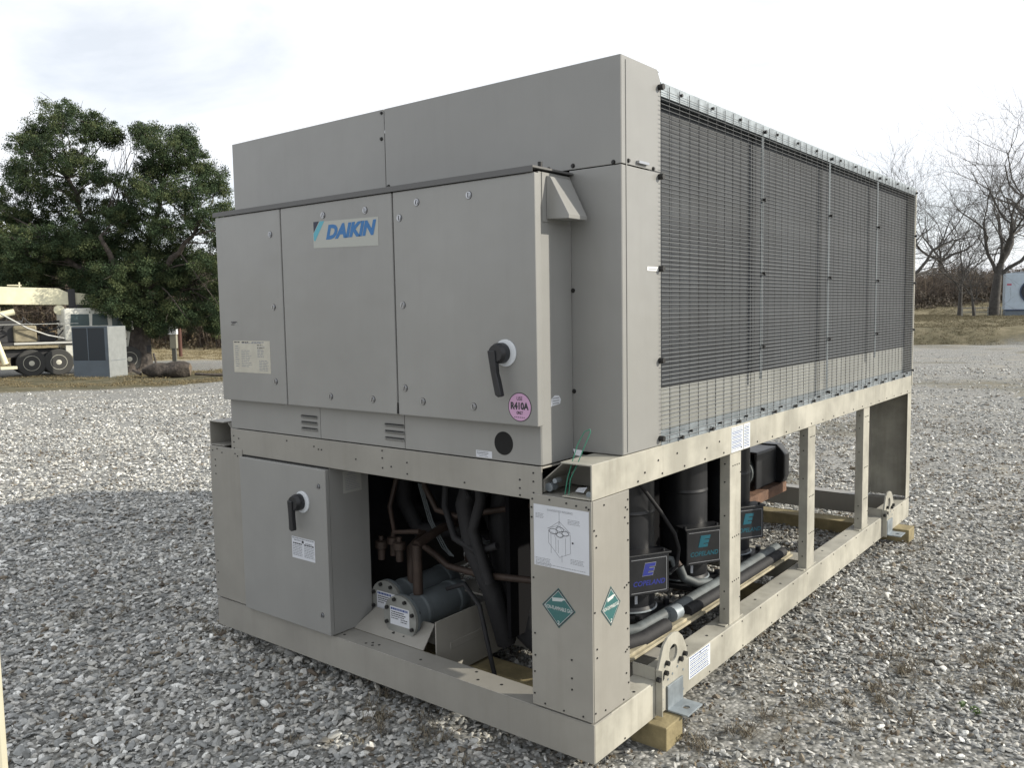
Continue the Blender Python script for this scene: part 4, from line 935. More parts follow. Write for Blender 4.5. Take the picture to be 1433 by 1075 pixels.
def cedar():
    base, Z = gpos(190, 520)
    t = thing('cedar_tree', 'tall dark green cedar with a fluted trunk beside the boom truck', 'tree', base)
    off_ = -base
    rg = random.Random(4)
    def A(u, v, dz=0): return at(u, v, Z + dz) + off_
    mb = MB()
    # fluted trunk
    prof = [(0, .74), (.25, .58), (.8, .50), (1.8, .46), (2.8, .38), (3.6, .28)]
    n = 22; ring = []
    lean = A(192, 400) 
    for h, r in prof:
        row = []
        for k in range(n):
            a = 2 * math.pi * k / n; fl = 1 + .20 * math.sin(5 * a + .6 * h) + .13 * math.sin(9 * a + 1.2 + .3 * h)
            row.append((lean.x * h / 4.4 + r * fl * math.cos(a), lean.y * h / 4.4 + r * fl * math.sin(a), h - .1))
        ring.append(row)
    mb.add([q for r_ in ring for q in r_], [(i * n + k, i * n + (k + 1) % n, (i + 1) * n + (k + 1) % n, (i + 1) * n + k) for i in range(len(prof) - 1) for k in range(n)], 0, True)
    top = Vector((lean.x * 3.6 / 4.4, lean.y * 3.6 / 4.4, 3.4))
    lobes = [(92, 165, 34), (60, 185, 26), (125, 178, 30), (148, 190, 22), (38, 205, 26), (70, 225, 34), (110, 225, 30), (25, 235, 20), (45, 262, 32), (85, 275, 34), (135, 255, 26), (20, 300, 24),
             (60, 315, 36), (105, 320, 36), (150, 300, 30), (15, 350, 26), (45, 365, 34), (90, 365, 38), (135, 355, 34), (20, 392, 26), (60, 392, 26), (100, 392, 22), (165, 385, 36),
             (204, 185, 24), (225, 200, 26), (252, 192, 22), (262, 215, 28), (240, 232, 28), (285, 240, 26), (210, 235, 22), (190, 262, 24), (225, 270, 32), (262, 268, 32), (300, 265, 24), (315, 295, 22), (190, 300, 30),
             (230, 315, 36), (275, 310, 34), (310, 335, 26), (175, 340, 34), (215, 355, 38), (258, 355, 36), (298, 375, 28), (195, 395, 38), (240, 395, 38), (280, 410, 30), (160, 415, 28), (200, 430, 30), (245, 430, 30), (140, 400, 26),
             (165, 430, 26), (190, 455, 18), (215, 462, 14), (285, 440, 24), (300, 455, 16), (310, 405, 24), (305, 430, 22), (-5, 405, 24), (30, 408, 20), (75, 408, 20), (118, 412, 20), (140, 425, 20), (175, 445, 22), (228, 452, 16), (262, 452, 16), (-20, 330, 40), (-25, 385, 40), (-10, 280, 30), (322, 370, 22), (330, 330, 24), (-35, 350, 44), (-15, 420, 26), (10, 375, 30), (28, 330, 28), (120, 340, 30), (160, 380, 34), (170, 315, 26), (240, 380, 34), (75, 345, 30), (190, 370, 34)]
    C = []; rad = []
    px = Z / FPX
    mains = [A(95, 250, .4), A(60, 330, -1), A(225, 260, .5), A(270, 330, -1), A(140, 330, -1.5), A(200, 360, 1.5), A(110, 370, 1.5), A(265, 400, 1.0)]
    mp_ = [limb(mb, top - Vector((0, 0, rg.uniform(0, 1.2))), q, .17, .08, 7, .08, 7, rg) for q in mains]
    joints = [p for ps in mp_ for p in ps[2:]]
    for (u, v, r) in lobes:
        for q in range(2):
            dz = rg.uniform(-1.9, 1.9) * (1.0 if r > 25 else .6)
            c = A(u + rg.uniform(-6, 6), v + rg.uniform(-5, 5), dz); rr = r * px * rg.uniform(.8, 1.05)
            near = min(joints, key=lambda j: (j - c).length + (2 if j.z > c.z else 0))
            limb(mb, near, c, .04, .012, 5, .12, 5, rg)
            for _ in range(4):
                e = c + Vector((rg.gauss(0, 1), rg.gauss(0, 1), rg.gauss(.1, .8))) * rr * .6; limb(mb, c, e, .016, .006, 3, .12, 3, rg)
            k = int(24 * (rr / .7) ** 1.5) + 7
            d = RNG.normal(size=(k, 3)); d /= np.linalg.norm(d, axis=1)[:, None]
            C.append(np.array(c)[None] + d * rr * (RNG.random((k, 1)) ** .45) * np.array([1.1, 1.1, .75])); rad.append(RNG.uniform(.14, .38, k))
    # bare twigs showing between the two tops
    for _ in range(26):
        p = A(170 + rg.uniform(-22, 22), 290, rg.uniform(-1, 1)); e = A(182 + rg.uniform(-26, 26), 195 + rg.uniform(-25, 45), rg.uniform(-1, 1)); limb(mb, p, e, .022, .005, 3, .12, 5, rg)
    mb.build('trunk', BARK, t)
    C = np.concatenate(C); rad = np.concatenate(rad)
    v, f, tt = tufts(C, rad, 120, .060, RNG)
    o = npmesh('crown', v, f, CEDARL, False, {'tint': tt}, t); print('cedar', len(f))
cedar()

def tree_bare(name_label, u, v, top_v, Z, spread, seed, r0, n_main=5, trunk=.3, lean=0., depth=6, group=None, cat='tree', twig=.012, fork=.62):
    rg = random.Random(seed)
    b = at(u, v, Z); b.z = float(height(b.x, b.y)) - .1
    H = at(u, top_v, Z).z - b.z
    t = thing('bare_tree', name_label, cat, b, 0, group); mb = MB()
    def grow(p, d, L_, r, lv):
        k = 4 if lv < 3 else 2; pts = [p]; rs = [r]; q = p; dd_ = d.copy()
        for i in range(k):
            dd_ = (dd_ + Vector((rg.gauss(0, 1), rg.gauss(0, 1), rg.gauss(0, .8) + (.35 if lv > 1 else .1))) * (.05 if lv == 0 else .2)).normalized()
            q = q + dd_ * L_ / k; pts.append(q); rs.append(max(twig * .5, r * (1 - (1 - fork) * (i + 1) / k)))
        mb.tube(pts, rs, 8 if lv == 0 else (5 if lv < 3 else 3), cap=False)
        if lv >= depth: return
        kids = n_main if lv == 0 else (3 if lv < 3 else rg.choice((2, 3)))
        for j in range(kids):
            ang = R(rg.uniform(18, 52)) * (1.25 if lv == 0 else 1) * spread; az_ = 2 * math.pi * (j + rg.random() * .7) / kids
            a = dd_.orthogonal().normalized(); b2 = dd_.cross(a)
            nd = (dd_ * math.cos(ang) + (a * math.cos(az_) + b2 * math.sin(az_)) * math.sin(ang)).normalized()
            start = pts[-1] if (j < 2 or lv == 0) else pts[-2]
            if lv == 0 and j >= 2: start = pts[-1 - rg.randint(0, 1)]
            grow(start, nd, L_ * rg.uniform(.62, .86) if lv else L_ * rg.uniform(.8, 1.15), rs[-1] * rg.uniform(.55, .8), lv + 1)
        if lv in (1, 2, 3, 4):
            for j in range(3 if lv < 3 else 2):
                pnt = pts[rg.randint(1, k - 1)] if k > 1 else pts[0]
                nd = (dd_ + Vector((rg.gauss(0, 1), rg.gauss(0, 1), rg.gauss(0, .7))) * .9).normalized(); grow(pnt, nd, L_ * .5, r * .35, min(depth, lv + 2))
    grow(Vector((0, 0, 0)), Vector((lean, 0, 1)).normalized(), H * trunk, r0, 0)
    zz = sorted(q[2] for q in mb.v)[int(len(mb.v) * .997)]; s = H / zz
    mb.v = [(a * s, b2 * s, c * s) for a, b2, c in mb.v]
    o = mb.build('branches', BARKB, t); print('bare', len(mb.f)); return t
tree_bare('large bare oak with a dark trunk just left of the white cooling unit', 1390, 455, 178, 50, .85, 31, .42, 5, .38)
tree_bare('wide bare tree rising from behind the far corner of the chiller', 1262, 452, 200, 46, .85, 9, .32, 5, .30, .12)
tree_bare('slim bare tree on the verge midway between the chiller and the big oak', 1342, 452, 262, 52, .8, 21, .17, 4, .3, depth=5)
tree_bare('leaning bare sapling close left of the big oak trunk', 1363, 452, 330, 49, .8, 17, .11, 4, .3, depth=5)
tree_bare('tall bare tree cut off by the right edge of the picture', 1475, 452, 120, 62, 1.1, 45, .4, 6, .26)
tree_bare('distant bare tree beyond the slope, its thin crown behind the slim tree', 1318, 440, 250, 78, 1.0, 53, .28, 5, .25, depth=5)
tree_bare('bare grey tree in the thicket behind the meter post', 285, 492, 372, 62, 1.0, 61, .18, 4, .3, depth=5)
tree_bare('bare grey tree in the thicket right of the cedar trunk', 225, 490, 385, 66, 1.0, 63, .16, 4, .3, depth=5)

# thickets: countless bare stems
def thicket(name, lab, uA, uB, Z0_, Z1_, n, h0, h1, seed, twm):
    rng = np.random.default_rng(seed)
    u = rng.uniform(uA, uB, n); Z = rng.uniform(Z0_, Z1_, n)
    P = np.array([tuple(at(a, 437, b)) for a, b in zip(u, Z)]); P[:, 2] = height(P[:, 0], P[:, 1]) - .05
    clump = .55 + .45 * vnoise(P[:, 0], P[:, 1], .35, seed) * 1.6
    H = rng.uniform(h0, h1, n) * clump
    V = []; F = []; T = []
    nb = 7
    base = P
    def seg(p0, p1, r0, r1, tint):
        d = p1 - p0; d /= np.linalg.norm(d, axis=1)[:, None] + 1e-9
        a = np.cross(d, np.array([[.3, .5, .81]])); a /= np.linalg.norm(a, axis=1)[:, None] + 1e-9; b = np.cross(d, a)
        m_ = len(p0); off0 = sum(len(x) for x in V)
        ring = []
        for p, r in ((p0, r0), (p1, r1)):
            for k in range(3):
                an = 2.0944 * k; ring.append(p + (a * math.cos(an) + b * math.sin(an)) * np.asarray(r)[:, None])
        V.append(np.stack(ring, 1).reshape(-1, 3)); T.append(np.repeat(tint, 6))
        i = np.arange(m_)[:, None] * 6 + off0
        for k in range(3): F.append(np.concatenate([i + k, i + (k + 1) % 3, i + 3 + (k + 1) % 3, i + 3 + k], 1))
    tilt = rng.normal(0, .16, (n, 2)); top = base + np.stack([tilt[:, 0] * H, tilt[:, 1] * H, H], 1); tint = rng.random(n)
    seg(base, top, np.full(n, .030) * twm, np.full(n, .010) * twm, tint)
    for k in range(nb):
        t = rng.uniform(.25, .95, n)[:, None]; s = base + (top - base) * t; L_ = (H * rng.uniform(.15, .42, n))[:, None]
        dr = rng.normal(size=(n, 3)) * np.array([1, 1, .5]) + np.array([0, 0, .5]); dr /= np.linalg.norm(dr, axis=1)[:, None]
        e = s + dr * L_; seg(s, e, np.full(n, .014) * twm, np.full(n, .006) * twm, np.clip(tint + .1, 0, 1))
        dr2 = dr + rng.normal(size=(n, 3)) * .6; dr2 /= np.linalg.norm(dr2, axis=1)[:, None]
        mid = (s + e) / 2; seg(mid, mid + dr2 * L_ * .7, np.full(n, .010) * twm, np.full(n, .005) * twm, tint)
    V = np.concatenate(V); F = np.concatenate(F); T = np.concatenate(T)
    o = npmesh(name, V, F, leaf_mat(name + '_twigs', (.055, .048, .042), (.11, .088, .072), (.17, .135, .10)), False, {'tint': T}, kind='stuff'); tag(o, lab, 'thicket', kind='stuff'); print(name, len(F))
thicket('brush_thicket', 'mass of bare brown brush along the verge behind the cedar tree', -120, 480, 58, 76, 2600, 2.2, 5.2, 3, 1.5)
thicket('brush_thicket', 'mass of bare brown brush on the slope behind the oak trees', 1180, 1560, 62, 84, 2600, .9, 2.4, 5, 1.2)
# low dead leaves and grass at the thicket foot
def litter(name, lab, uA, uB, Z0_, Z1_, n, size, hgt, cols, seed):
    rng = np.random.default_rng(seed); u = rng.uniform(uA, uB, n); Z = rng.uniform(Z0_, Z1_, n)
    P = np.array([tuple(at(a, 437, b)) for a, b in zip(u, Z)]); P[:, 2] = height(P[:, 0], P[:, 1]) + rng.uniform(0, 1, n) ** 2 * hgt * (.4 + vnoise(P[:, 0], P[:, 1], .4, seed))
    v, f, t = tufts(P, np.full(n, size * 2.2), 12, size, rng, .7)
    o = npmesh(name, v, f, leaf_mat(name + '_leaves', *cols), False, {'tint': t}, kind='stuff'); tag(o, lab, 'undergrowth', kind='stuff')
litter('undergrowth', 'brown dead leaves and vines low in the brush behind the cedar', -120, 480, 57, 74, 5000, .16, 2.6, ((.05, .045, .03), (.10, .08, .055), (.17, .13, .08)), 8)
litter('undergrowth', 'reddish brown undergrowth on the slope behind the oaks', 1180, 1560, 60, 84, 5200, .15, 1.1, ((.06, .05, .042), (.11, .092, .072), (.18, .15, .115)), 9)
def verge(lab, uA, uB, Z0_, Z1_, n, size, cols, seed):
    rng = np.random.default_rng(seed); u = rng.uniform(uA, uB, n); Z = rng.uniform(Z0_, Z1_, n)
    P = np.array([tuple(at(a, 437, b)) for a, b in zip(u, Z)]); g, tn = zones(P[:, 0], P[:, 1]); P = P[(g > .5) & (vnoise(P[:, 0], P[:, 1], .8, seed) > .3)]
    P[:, 2] = height(P[:, 0], P[:, 1]) + .02
    v, f, t = tufts(P, rng.uniform(.08, .3, len(P)), 12, size, rng, .25)
    tag(npmesh('verge_grass', v, f, leaf_mat('verge_blades', *cols), False, {'tint': t}, kind='stuff'), lab, 'dry grass', kind='stuff')
verge('matted dry grass on the verge right of the chiller', 1230, 1500, 32, 62, 14000, .035, ((.10, .088, .052), (.155, .135, .082), (.22, .19, .125)), 61)
verge('thin brown grass around the cedar and beyond the far track', -60, 340, 28, 60, 14000, .035, ((.09, .07, .04), (.17, .14, .08), (.30, .25, .15)), 62)
# evergreen tree at the far left edge
def bush_tree(lab, u, v, Z, w, h, cols, seed, z_lo=.15):
    rng = np.random.default_rng(seed); b = at(u, v, Z); b.z = float(height(b.x, b.y))
    t = thing('evergreen_tree', lab, 'tree', b); n = int(260 * w * h / 12)
    a = rng.uniform(0, 6.283, n); zz = rng.uniform(z_lo, 1, n); rr = w * np.sqrt(np.clip(1 - ((zz - .45) / .6) ** 2, .03, 1)) * rng.random(n) ** .4
    C = np.stack([rr * np.cos(a), rr * np.sin(a), zz * h], 1); vv, f, tt = tufts(C, rng.uniform(.15, .5, n), 30, .17, rng)
    npmesh('crown', vv, f, leaf_mat('evergreen_leaves', *cols), False, {'tint': tt}, t)
    mb = MB(); mb.tube([(0, 0, -.2), (.05, 0, h * .5), (0, 0, h * .95)], [.16, .1, .03], 8); mb.build('trunk', BARKB, t)
bush_tree('olive green evergreen far behind the boom truck at the left edge', -8, 495, 62, 3.6, 8.2, ((.05, .06, .02), (.10, .115, .035), (.16, .165, .06)), 3)
bush_tree('dark evergreen far behind the truck cab, half hidden by the cedar', 120, 492, 66, 3.4, 6.5, ((.03, .04, .02), (.06, .07, .03), (.10, .10, .05)), 4)
bush_tree('dull green evergreen standing in the brush left of the chiller', 300, 492, 70, 2.6, 5.2, ((.04, .045, .028), (.07, .07, .045), (.11, .10, .06)), 6)

# ------------------------------------------------------------------ boom truck
def truck():
    g, Z = gpos(47, 527); yaw = math.atan2(_r0.y, _r0.x) + R(36)
    t = thing('boom_truck', 'white cab boom truck with a cream telescopic boom parked behind the grey unit', 'truck', g, yaw)
    WH = mat('truck_white', (.62, .62, .56), .4, var=.08); CR = mat('boom_cream', (.72, .69, .50), .45, var=.08); DK = mat('truck_chassis', (.035, .035, .037), .6)
    GL = mat('truck_glass', (.05, .08, .085), .12); TY = mat('tyre_rubber', (.05, .05, .048), .85); RM = mat('wheel_rim', (.55, .54, .46), .5); TN = mat('hoist_tan', (.25, .22, .15), .7, var=.3)
    def b(name, boxes, mt, bev=.01, par=t):
        mb = MB(); [mb.box(*q) for q in boxes]; return mb.build(name, mt, par, bev)
    # x right along the truck (wheel 1 at 0), y depth, z up
    for x in (-.03, .92, -4.2, 3.55):
        for y in (.0, 1.95):
            mb = MB(); mb.lathe((x, y - .02, .52), (0, 1, 0), [(0, .30), (.0, .49), (.04, .53), (.24, .53), (.28, .49)], 28); w = mb.build('wheel', TY, t)
            mb = MB(); mb.lathe((x, y - .03, .52), (0, 1, 0), [(0, .04), (.01, .10), (.05, .12), (.06, .24), (.0, .29), (.02, .31), (.1, .31)], 24); mb.build('rim', RM, w)
    b('chassis', [(-6, 4.5, .35, .55, .75, 1.05), (-6, 4.5, 1.5, 1.7, .75, 1.05)], DK)
    b('deck', [(-6, 2.9, -.05, 2.1, 1.22, 1.34)], DK); b('deck_edge', [(-.6, 2.9, -.09, -.055, 1.26, 1.34)], mat('deck_rail_silver', (.5, .5, .47), .4))
    b('side_box', [(1.65, 2.9, .0, .6, .55, 1.20), (-2.6, -1.4, .0, .5, .5, 1.2)], mat('tool_box_grey', (.13, .15, .17), .5))
    # cab
    mb = MB(); mb.prism([(2.05, .0, 1.36), (4.35, .0, 1.36), (4.35, .0, 1.72), (3.95, .0, 2.55), (3.75, .0, 2.66), (2.15, .0, 2.66), (2.05, .0, 2.58)], (0, 2.0, 0)); cab = mb.build('cab', WH, t, .05)
    mb = MB(); mb.prism([(4.36, .15, 1.0), (5.0, .2, 1.0), (5.05, .2, 1.5), (4.36, .15, 1.72)], (0, 1.7, 0)); mb.build('hood', WH, t, .05)
    b('cab', [(2.05, 4.34, .02, 1.98, .75, 1.34)], WH)
    mb = MB(); mb.prism([(2.25, -.01, 1.95), (2.95, -.01, 1.95), (2.95, -.01, 2.42), (2.3, -.01, 2.42)], (0, .03, 0)); mb.prism([(3.05, -.01, 1.95), (3.65, -.01, 1.95), (3.62, -.01, 2.42), (3.08, -.01, 2.42)], (0, .03, 0))
    mb.prism([(3.80, -.012, 1.78), (4.27, -.012, 1.78), (3.93, -.012, 2.48), (3.80, -.012, 2.5)], (0, .03, 0)); mb.build('side_window', GL, cab)
    mb = MB(); mb.prism([(4.36, .15, 1.78), (4.0, .15, 2.50), (4.03, .15, 2.50), (4.40, .15, 1.78)], (0, 1.7, 0)); mb.build('windscreen', GL, cab)
    b('mirror', [(4.5, 4.56, -.25, -.1, 1.75, 2.1)], WH, par=cab)
    for o_ in t.children:
        if o_.name.split('.')[0] in ('cab', 'hood', 'windscreen'): o_.location.x -= .85
    # boom
    mb = MB(); mb.prism([(-7.0, .9, 2.96), (1.6, .9, 2.80), (1.7, .9, 3.22), (1.2, .9, 3.48), (-7., .9, 3.72)], (0, .5, 0)); bm_ = mb.build('boom', CR, t, .02)
    mb = MB(); mb.prism([(1.2, .96, 2.84), (4.15, .96, 2.74), (4.18, .96, 3.05), (1.3, .96, 3.36)], (0, .38, 0)); mb.build('boom_section', CR, bm_, .02)
    b('boom_collar', [(1.52, 1.78, .86, 1.46, 2.70, 3.45)], DK, par=bm_)
    b('boom_fittings', [(-1.3, -1.24, .95, 1.0, 3.6, 3.85), (-.2, -.15, .95, 1.0, 3.5, 3.72), (-.6, -.1, .95, 1., 3.58, 3.62)], CR, 0, bm_)
    mb = MB(); mb.tube([(-3.2, 1.1, 1.9), (-.4, 1.1, 2.55)], .13, 12); mb.tube([(-3.5, 1.1, 2.3), (-.9, 1.1, 2.72)], .17, 12); mb.build('lift_cylinder', CR, t)
    mb = MB(); mb.lathe((1.15, .7, 2.6), (0, 1, 0), [(0, .05), (.02, .2), (.12, .2), (.14, .05)], 18); mb.build('hook_sheave', CR, t)
    # A-frame rest
    mb = MB()
    for y in (.7, 1.6): mb.tube([(1.75, y, 2.72), (1.72, y, 1.34)], .07, 6); mb.tube([(2.2, y, 2.72), (2.75, y, 1.34)], .05, 6); mb.tube([(1.75, y, 2.74), (2.2, y, 2.74)], .07, 6)
    mb.build('boom_rest', DK, t)
    # outrigger leg (slanted cream) and machinery
    mb = MB(); mb.tube([(-1.75, -.35, 2.45), (-1.45, -.4, 2.3), (-.95, -.45, .55)], .11, 8); mb.box(-1.15, -.6, -.75, -.2, .36, .46); mb.build('outrigger_leg', CR, t, 0)
    b('winch_body', [(-1.1, -.2, .5, 1.5, 1.34, 2.2), (-2.6, -1.3, .6, 1.6, 1.34, 2.6), (.4, .95, .8, 1.4, 1.34, 1.7)], DK, .03)
    b('tank', [(-.55, .25, .3, .9, 1.34, 2.0)], TN, .06); b('turret', [(-3.6, -2.4, .5, 1.7, 1.34, 2.9)], CR, .04)
    mb = MB(); rg = random.Random(2)
    for _ in range(26):
        x = rg.uniform(-2.4, 1.6); mb.tube([(x, .3 + rg.random(), 1.36 + rg.random() * .8), (x + rg.uniform(-.5, .5), .3 + rg.random(), 1.5 + rg.random() * .9), (x + rg.uniform(-.8, .8), .4 + rg.random(), 1.36 + rg.random() * .8)], .03, 5)
    mb.build('hoses', DK, t)
    mb = MB(); mb.tube([(-1.0, .1, 2.5), (-.1, .05, 1.9), (.6, .05, 1.6), (1.5, .1, 1.38)], .035, 6); mb.tube([(-2., .0, 2.05), (1.7, .0, 2.05)], .015, 5); mb.build('silver_pipe', mat('bright_steel', (.6, .6, .57), .35, metal=.6), t)
truck()

# grey condenser unit by the cedar
def condenser():
    g, Z = gpos(104, 528); g.z -= .03; yaw = math.atan2(_r0.y, _r0.x) - R(8)
    t = thing('condenser_unit', 'square grey condenser unit with dark coil faces standing by the cedar trunk', 'air conditioner', g, yaw)
    GR = mat('unit_grey', (.10, .125, .15), .5, var=.1, vscale=2); LG = mat('unit_light_grey', (.25, .265, .265), .5, var=.1)
    w, d, h = 1.46, 1.15, 1.95
    mb = MB(); mb.box(0, w, 0, d, 0, .66); mb.build('base_panel', GR, t, .01)
    for x0, x1 in ((.03, .62), (.66, 1.34)):
        mb = MB(); mb.box(x0, x1, .012, .04, .67, h - .05); mb.build('coil_face', mat('dark_coil', (.02, .027, .035), .6) if 'dark_coil' not in bpy.data.materials else bpy.data.materials['dark_coil'], t)
    mb = MB(); mb.box(0, .03, 0, d, .661, h); mb.box(.62, .66, 0, .05, .661, h); mb.box(1.34, w, 0, .05, .661, h); mb.box(.031, w - .001, .001, d, h - .05, h + .01); mb.build('frame', GR, t, .005)
    mb = MB(); mb.box(w + .001, w + .03, 0, d, 0, h); mb.build('side_panel', LG, t, .01)
    mb = MB(); mb.box(.05, w - .02, .05, d, .661, h - .051); mb.build('cabinet_core', bpy.data.materials['dark_coil'], t)
    mb = MB()
    for z in (.64,): mb.box(w + .031, w + .036, .1, d - .1, z, z + .015)
    mb.build('seam', GR, t)
condenser()
# meter post, red-brown post, fallen log
g, Z = gpos(244, 506); g.z -= .05
t = thing('meter_post', 'white electric meter box on a short grey post beyond the cedar', 'meter', g, math.atan2(_r0.y, _r0.x))
mb = MB(); mb.box(-.10, .10, 0, .12, .0, .75); mb.tube([(-.05, .06, 0), (-.05, .06, .8)], .045, 8); mb.build('post', mat('post_dark', (.1, .1, .09), .7), t)
mb = MB(); mb.box(-.17, .15, -.02, .2, .72, 1.42); mb.build('conduit_box', mat('post_beige', (.26, .25, .2), .6), t, .01)
mb = MB(); mb.box(-.24, .20, -.06, .16, 1.42, 1.92); mb.build('meter_box', mat('meter_white', (.7, .72, .74), .5), t, .02)
mb = MB(); mb.lathe((-.0, -.07, 1.68), (0, -1, 0), [(0, .11), (.08, .10), (.1, .06)], 16); mb.build('meter_dial', CONDUIT, t)
mb = MB(); mb.tube([(-.05, .06, 1.92), (-.05, .06, 2.3)], .03, 8); mb.build('service_pipe', GALV, t)
g, Z = gpos(253, 499); mb = MB(); mb.cyl((0, 0, -.1), (0, 0, 1.75), .10, 12); mb.cyl((0, 0, 1.75), (0, 0, 1.84), .12, 12, 1)
o = mb.build('bollard', [mat('post_red', (.085, .035, .025), .7), WHITEP], None, loc=g); tag(o, 'red-brown post with a pale cap right behind the meter box', 'post')
def log():
    g, Z = gpos(238, 528); yaw = math.atan2(_r0.y, _r0.x) + R(12); t = thing('fallen_log', 'short thick rotting log lying on the dirt by the cedar trunk', 'log', g, yaw)
    rg = random.Random(3); n = 16; rows = []
    for i in range(9):
        x = -.95 + i * .21; r = (.10, .20, .27, .31, .26, .33, .36, .34, .24)[i]
        rows.append([(x + rg.uniform(-.02, .02), r * 1.25 * math.cos(2 * math.pi * k / n) * (1 + .18 * math.sin(3 * 2 * math.pi * k / n + i * .9) + rg.uniform(-.12, .12)), .26 + r * math.sin(2 * math.pi * k / n) * (1 + rg.uniform(-.08, .08))) for k in range(n)])
    mb = MB(); mb.add([q for r_ in rows for q in r_], [(i * n + k, i * n + (k + 1) % n, (i + 1) * n + (k + 1) % n, (i + 1) * n + k) for i in range(8) for k in range(n)], 0, True)
    mb.build('bark', mat('shaded_bark', (.06, .05, .042), .95, var=.5, vscale=5, bump=1., bscale=9, dist=.06), t); mb = MB(); mb.add(rows[-1], [tuple(range(n))]); mb.add(rows[0], [tuple(range(n))[::-1]]); mb.build('cut_end', mat('cut_wood', (.16, .12, .08), .9, var=.3, vscale=10), t)  # bark darkened so that shade is part of its colour
    mb = MB(); mb.tube([(.9, -.1, .1), (1.5, -.3, .06), (2.0, -.35, .05)], .05, 6); mb.tube([(-1.0, -.1, .15), (-1.3, .1, .3)], .06, 6); mb.tube([(-.5, .2, .5), (-.6, .3, .9)], .04, 5); mb.build('branch_stub', BARK, t)
log()

# white cooling unit at the right edge
def cooling_unit():
    b = at(1405, 456, 47); b.z = float(height(b.x, b.y)) + .02; yaw = math.atan2(_r0.y, _r0.x) - R(26)
    t = thing('cooling_unit', 'white steel cooling unit with a round dark fan at the right edge', 'cooling unit', b, yaw)
    WHU = mat('unit_white', (.42, .50, .58), .45, var=.06); NV = mat('unit_navy', (.03, .05, .10), .5)
    fr = (Vector((0, 0, 0)), Vector((1, 0, 0)), Vector((0, 0, 1)), Vector((0, -1, 0)))
    mb = MB(); mb.box(0, 3.2, 0, 1.6, .34, 2.34); mb.build('housing', WHU, t, .02)
    mb = MB(); mb.box(.03, 3.2, .02, 1.55, 0, .33); mb.build('base_frame', mat('base_grey', (.12, .15, .18), .5), t)
    mb = MB(); mb.box(0, 3.2, -.02, -.002, .28, .34); mb.build('base_trim', NV, t)
    mb = MB(); mb.lathe((1.35, -.01, 1.32), (0, -1, 0), [(0, .66), (.06, .66), (.06, .60), (.0, .58)], 36); mb.build('fan_ring', NV, t)
    mb = MB(); disc(mb, fr, 1.35, 1.32, .585, .001, .02, 36); mb.build('fan_opening', mat('fan_dark', (.02, .026, .035), .6), t)
    mb = MB()
    for r in (.1, .2, .3, .4, .5): mb.tube([(1.35 + r * math.cos(a), -.05, 1.32 + r * math.sin(a)) for a in np.linspace(0, 2 * math.pi, 25)], .008, 4, cap=False)
    mb.build('fan_guard', CONDUIT, t)
    mb = MB(); rect(mb, fr, .08, .30, 1.68, 1.78, 0, .006); mb.build('red_label', mat('label_red', (.4, .10, .15), .5), t)
    mb = MB(); mb.tube([(.1, .8, 2.35), (.8, .8, 2.42), (3.0, .8, 2.42)], .03, 6); mb.build('roof_rail', GALV, t)
cooling_unit()
# low rail fence on the verge
b0 = at(1346, 456, 50); b1 = at(1400, 455, 50)
t = thing('rail_fence', 'low pale rail fence on the verge behind the oak trunk', 'fence', b0)
for k in range(4):
    p = b0.lerp(b1, k / 3) - b0; z = float(height(p.x + b0.x, p.y + b0.y)) - b0.z; mb = MB(); mb.box(p.x - .03, p.x + .03, p.y - .03, p.y + .03, z - .1, z + .55); mb.build('fence_post', mat('fence_grey', (.3, .3, .28), .7) if 'fence_grey' not in bpy.data.materials else bpy.data.materials['fence_grey'], t)
zz = float(height(b0.x, b0.y)) - b0.z; zz1 = float(height(b1.x, b1.y)) - b0.z
mb = MB(); mb.tube([(0, 0, zz + .5), (b1.x - b0.x, b1.y - b0.y, zz1 + .5)], .03, 5); mb.tube([(0, 0, zz + .25), (b1.x - b0.x, b1.y - b0.y, zz1 + .25)], .02, 5); mb.build('rail', bpy.data.materials['fence_grey'], t)

# cream steel post close by at the left edge
pp = CAM + (_f + _r * ((2 - 716.5) / FPX) - _u * ((1010 - 537.5) / FPX)) * .95
def near_post():
    d = Vector((pp.x - CAM.x, pp.y - CAM.y, 0)).normalized(); yaw = math.atan2(d.y, d.x) - math.pi / 2
    e = at(11.5, 1075, 1.05); base = Vector((e.x, e.y, 0))
    t = thing('steel_post', 'cream painted square steel post cut off by the lower left edge', 'post', base, yaw)
    CRM = mat('cream_paint', (.50, .47, .36), .5, var=.1)
    mb = MB(); mb.box(-.10, 0, 0, .10, 0, 2.0); mb.build('tube', CRM, t, .006); mb = MB(); mb.box(-.14, .0, -.02, .14, 0, .02); mb.build('foot_plate', CRM, t, .002)
    mb = MB(); mb.box(-.105, .001, -.003, .103, 2.001, 2.012); mb.build('cap', CRM, t, .002)
near_post()

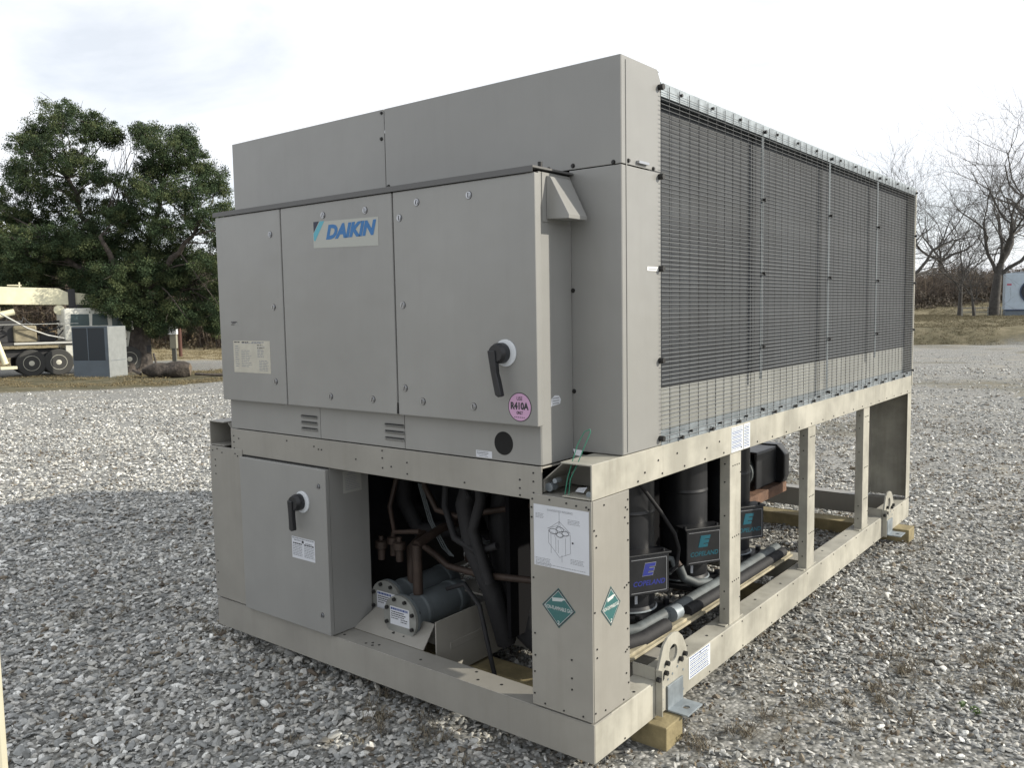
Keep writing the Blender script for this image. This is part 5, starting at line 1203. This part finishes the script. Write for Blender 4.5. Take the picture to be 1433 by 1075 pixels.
# dry grass tufts and a weed in the gravel
def grass_tufts():
    rng = np.random.default_rng(6); V = []; F = []; T = []; k0 = 0
    spots = [(520, 1010, 26, .13), (980, 1050, 14, .08), (1255, 945, 22, .12), (1420, 975, 22, .15), (1230, 975, 12, .08), (1390, 930, 14, .1), (300, 885, 8, .06), (870, 1010, 6, .05), (1060, 1030, 12, .1), (620, 1050, 10, .08), (1120, 830, 10, .1), (1310, 870, 12, .12), (1400, 740, 10, .12), (150, 860, 8, .1), (1180, 1000, 12, .1)]
    for (u, v, n, sp) in spots:
        g, Z = gpos(u, v)
        for _ in range(max(2, n // 2)):
            cx, cy = g.x + rng.normal(0, sp), g.y + rng.normal(0, sp)
            for _ in range(26):
                a = rng.uniform(0, 6.28); L_ = rng.uniform(.02, .09); hz = rng.uniform(.006, .035)
                p = np.array([cx + rng.normal(0, .012), cy + rng.normal(0, .012), float(height(cx, cy)) + .008])
                d = np.array([math.cos(a), math.sin(a), 0]); w = np.array([-math.sin(a), math.cos(a), 0]) * .0011
                m_ = p + d * L_ * .5 + [0, 0, hz]; e = p + d * L_ + [0, 0, hz * rng.uniform(-.1, .9)]
                V += [p - w, p + w, m_ + w, m_ - w, e]; F += [(k0, k0 + 1, k0 + 2, k0 + 3), (k0 + 3, k0 + 2, k0 + 4, k0 + 4)]; T += [rng.random()] * 5; k0 += 5
    me = bpy.data.meshes.new('dry_grass'); me.from_pydata([tuple(q) for q in V], [], [f if f[2] != f[3] else f[:3] for f in F]); me.materials.append(leaf_mat('dry_grass_blades', (.06, .05, .04), (.13, .11, .08), (.24, .21, .15)))
    a = me.attributes.new('tint', 'FLOAT', 'POINT'); a.data.foreach_set('value', np.array(T, np.float32))
    o = bpy.data.objects.new('dry_grass', me); COL.objects.link(o); tag(o, 'sparse dead grass tufts among the stones', 'dry grass', kind='stuff')
grass_tufts()
def debris():
    rng = np.random.default_rng(14); n = 5200; D = np.sqrt(rng.uniform(2.0 ** 2, 13. ** 2, n)); a = np.radians(np.where(rng.random(n) < .8, rng.uniform(85, 126, n), rng.uniform(126, 168, n)))
    x, y = CAM.x + D * np.cos(a), CAM.y + D * np.sin(a); k = vnoise(x, y, 1.3, 31) * .6 + vnoise(x, y, 4, 32) * .4 > .50; x, y = x[k], y[k]
    P = np.stack([x, y, height(x, y) + .012], 1); v, f, t = tufts(P, rng.uniform(.02, .07, len(P)), 7, .016, rng, .15)
    tag(npmesh('leaf_litter', v, f, leaf_mat('dead_leaf', (.07, .055, .04), (.14, .11, .075), (.24, .20, .14)), False, {'tint': t}, kind='stuff'), 'crumbled dead leaves caught between the stones', 'leaf litter', kind='stuff')
debris()
g, Z = gpos(1358, 1002)
t = thing('weed', 'small bright green weed growing in the gravel at lower right', 'weed', g)
rg = random.Random(8); LF = mat('weed_leaf', (.075, .12, .035), .6, var=.2, vscale=30)
for k in range(12):
    a = rg.uniform(0, 6.28); ln_ = rg.uniform(.015, .04); x, y = rg.uniform(-.05, .05), rg.uniform(-.035, .035); c, s2 = math.cos(a), math.sin(a); z = .012 + rg.random() * .02; w = ln_ * .28
    mb = MB(); mb.add([(x, y, z), (x + c * ln_ * .5 - s2 * w, y + s2 * ln_ * .5 + c * w, z + .018), (x + c * ln_, y + s2 * ln_, z + .008), (x + c * ln_ * .5 + s2 * w, y + s2 * ln_ * .5 - c * w, z + .018), (x + c * ln_ * .5, y + s2 * ln_ * .5, z + .010)], [(0, 4, 1), (4, 2, 1), (0, 3, 4), (4, 3, 2)])
    mb.build('leaf', LF, t)
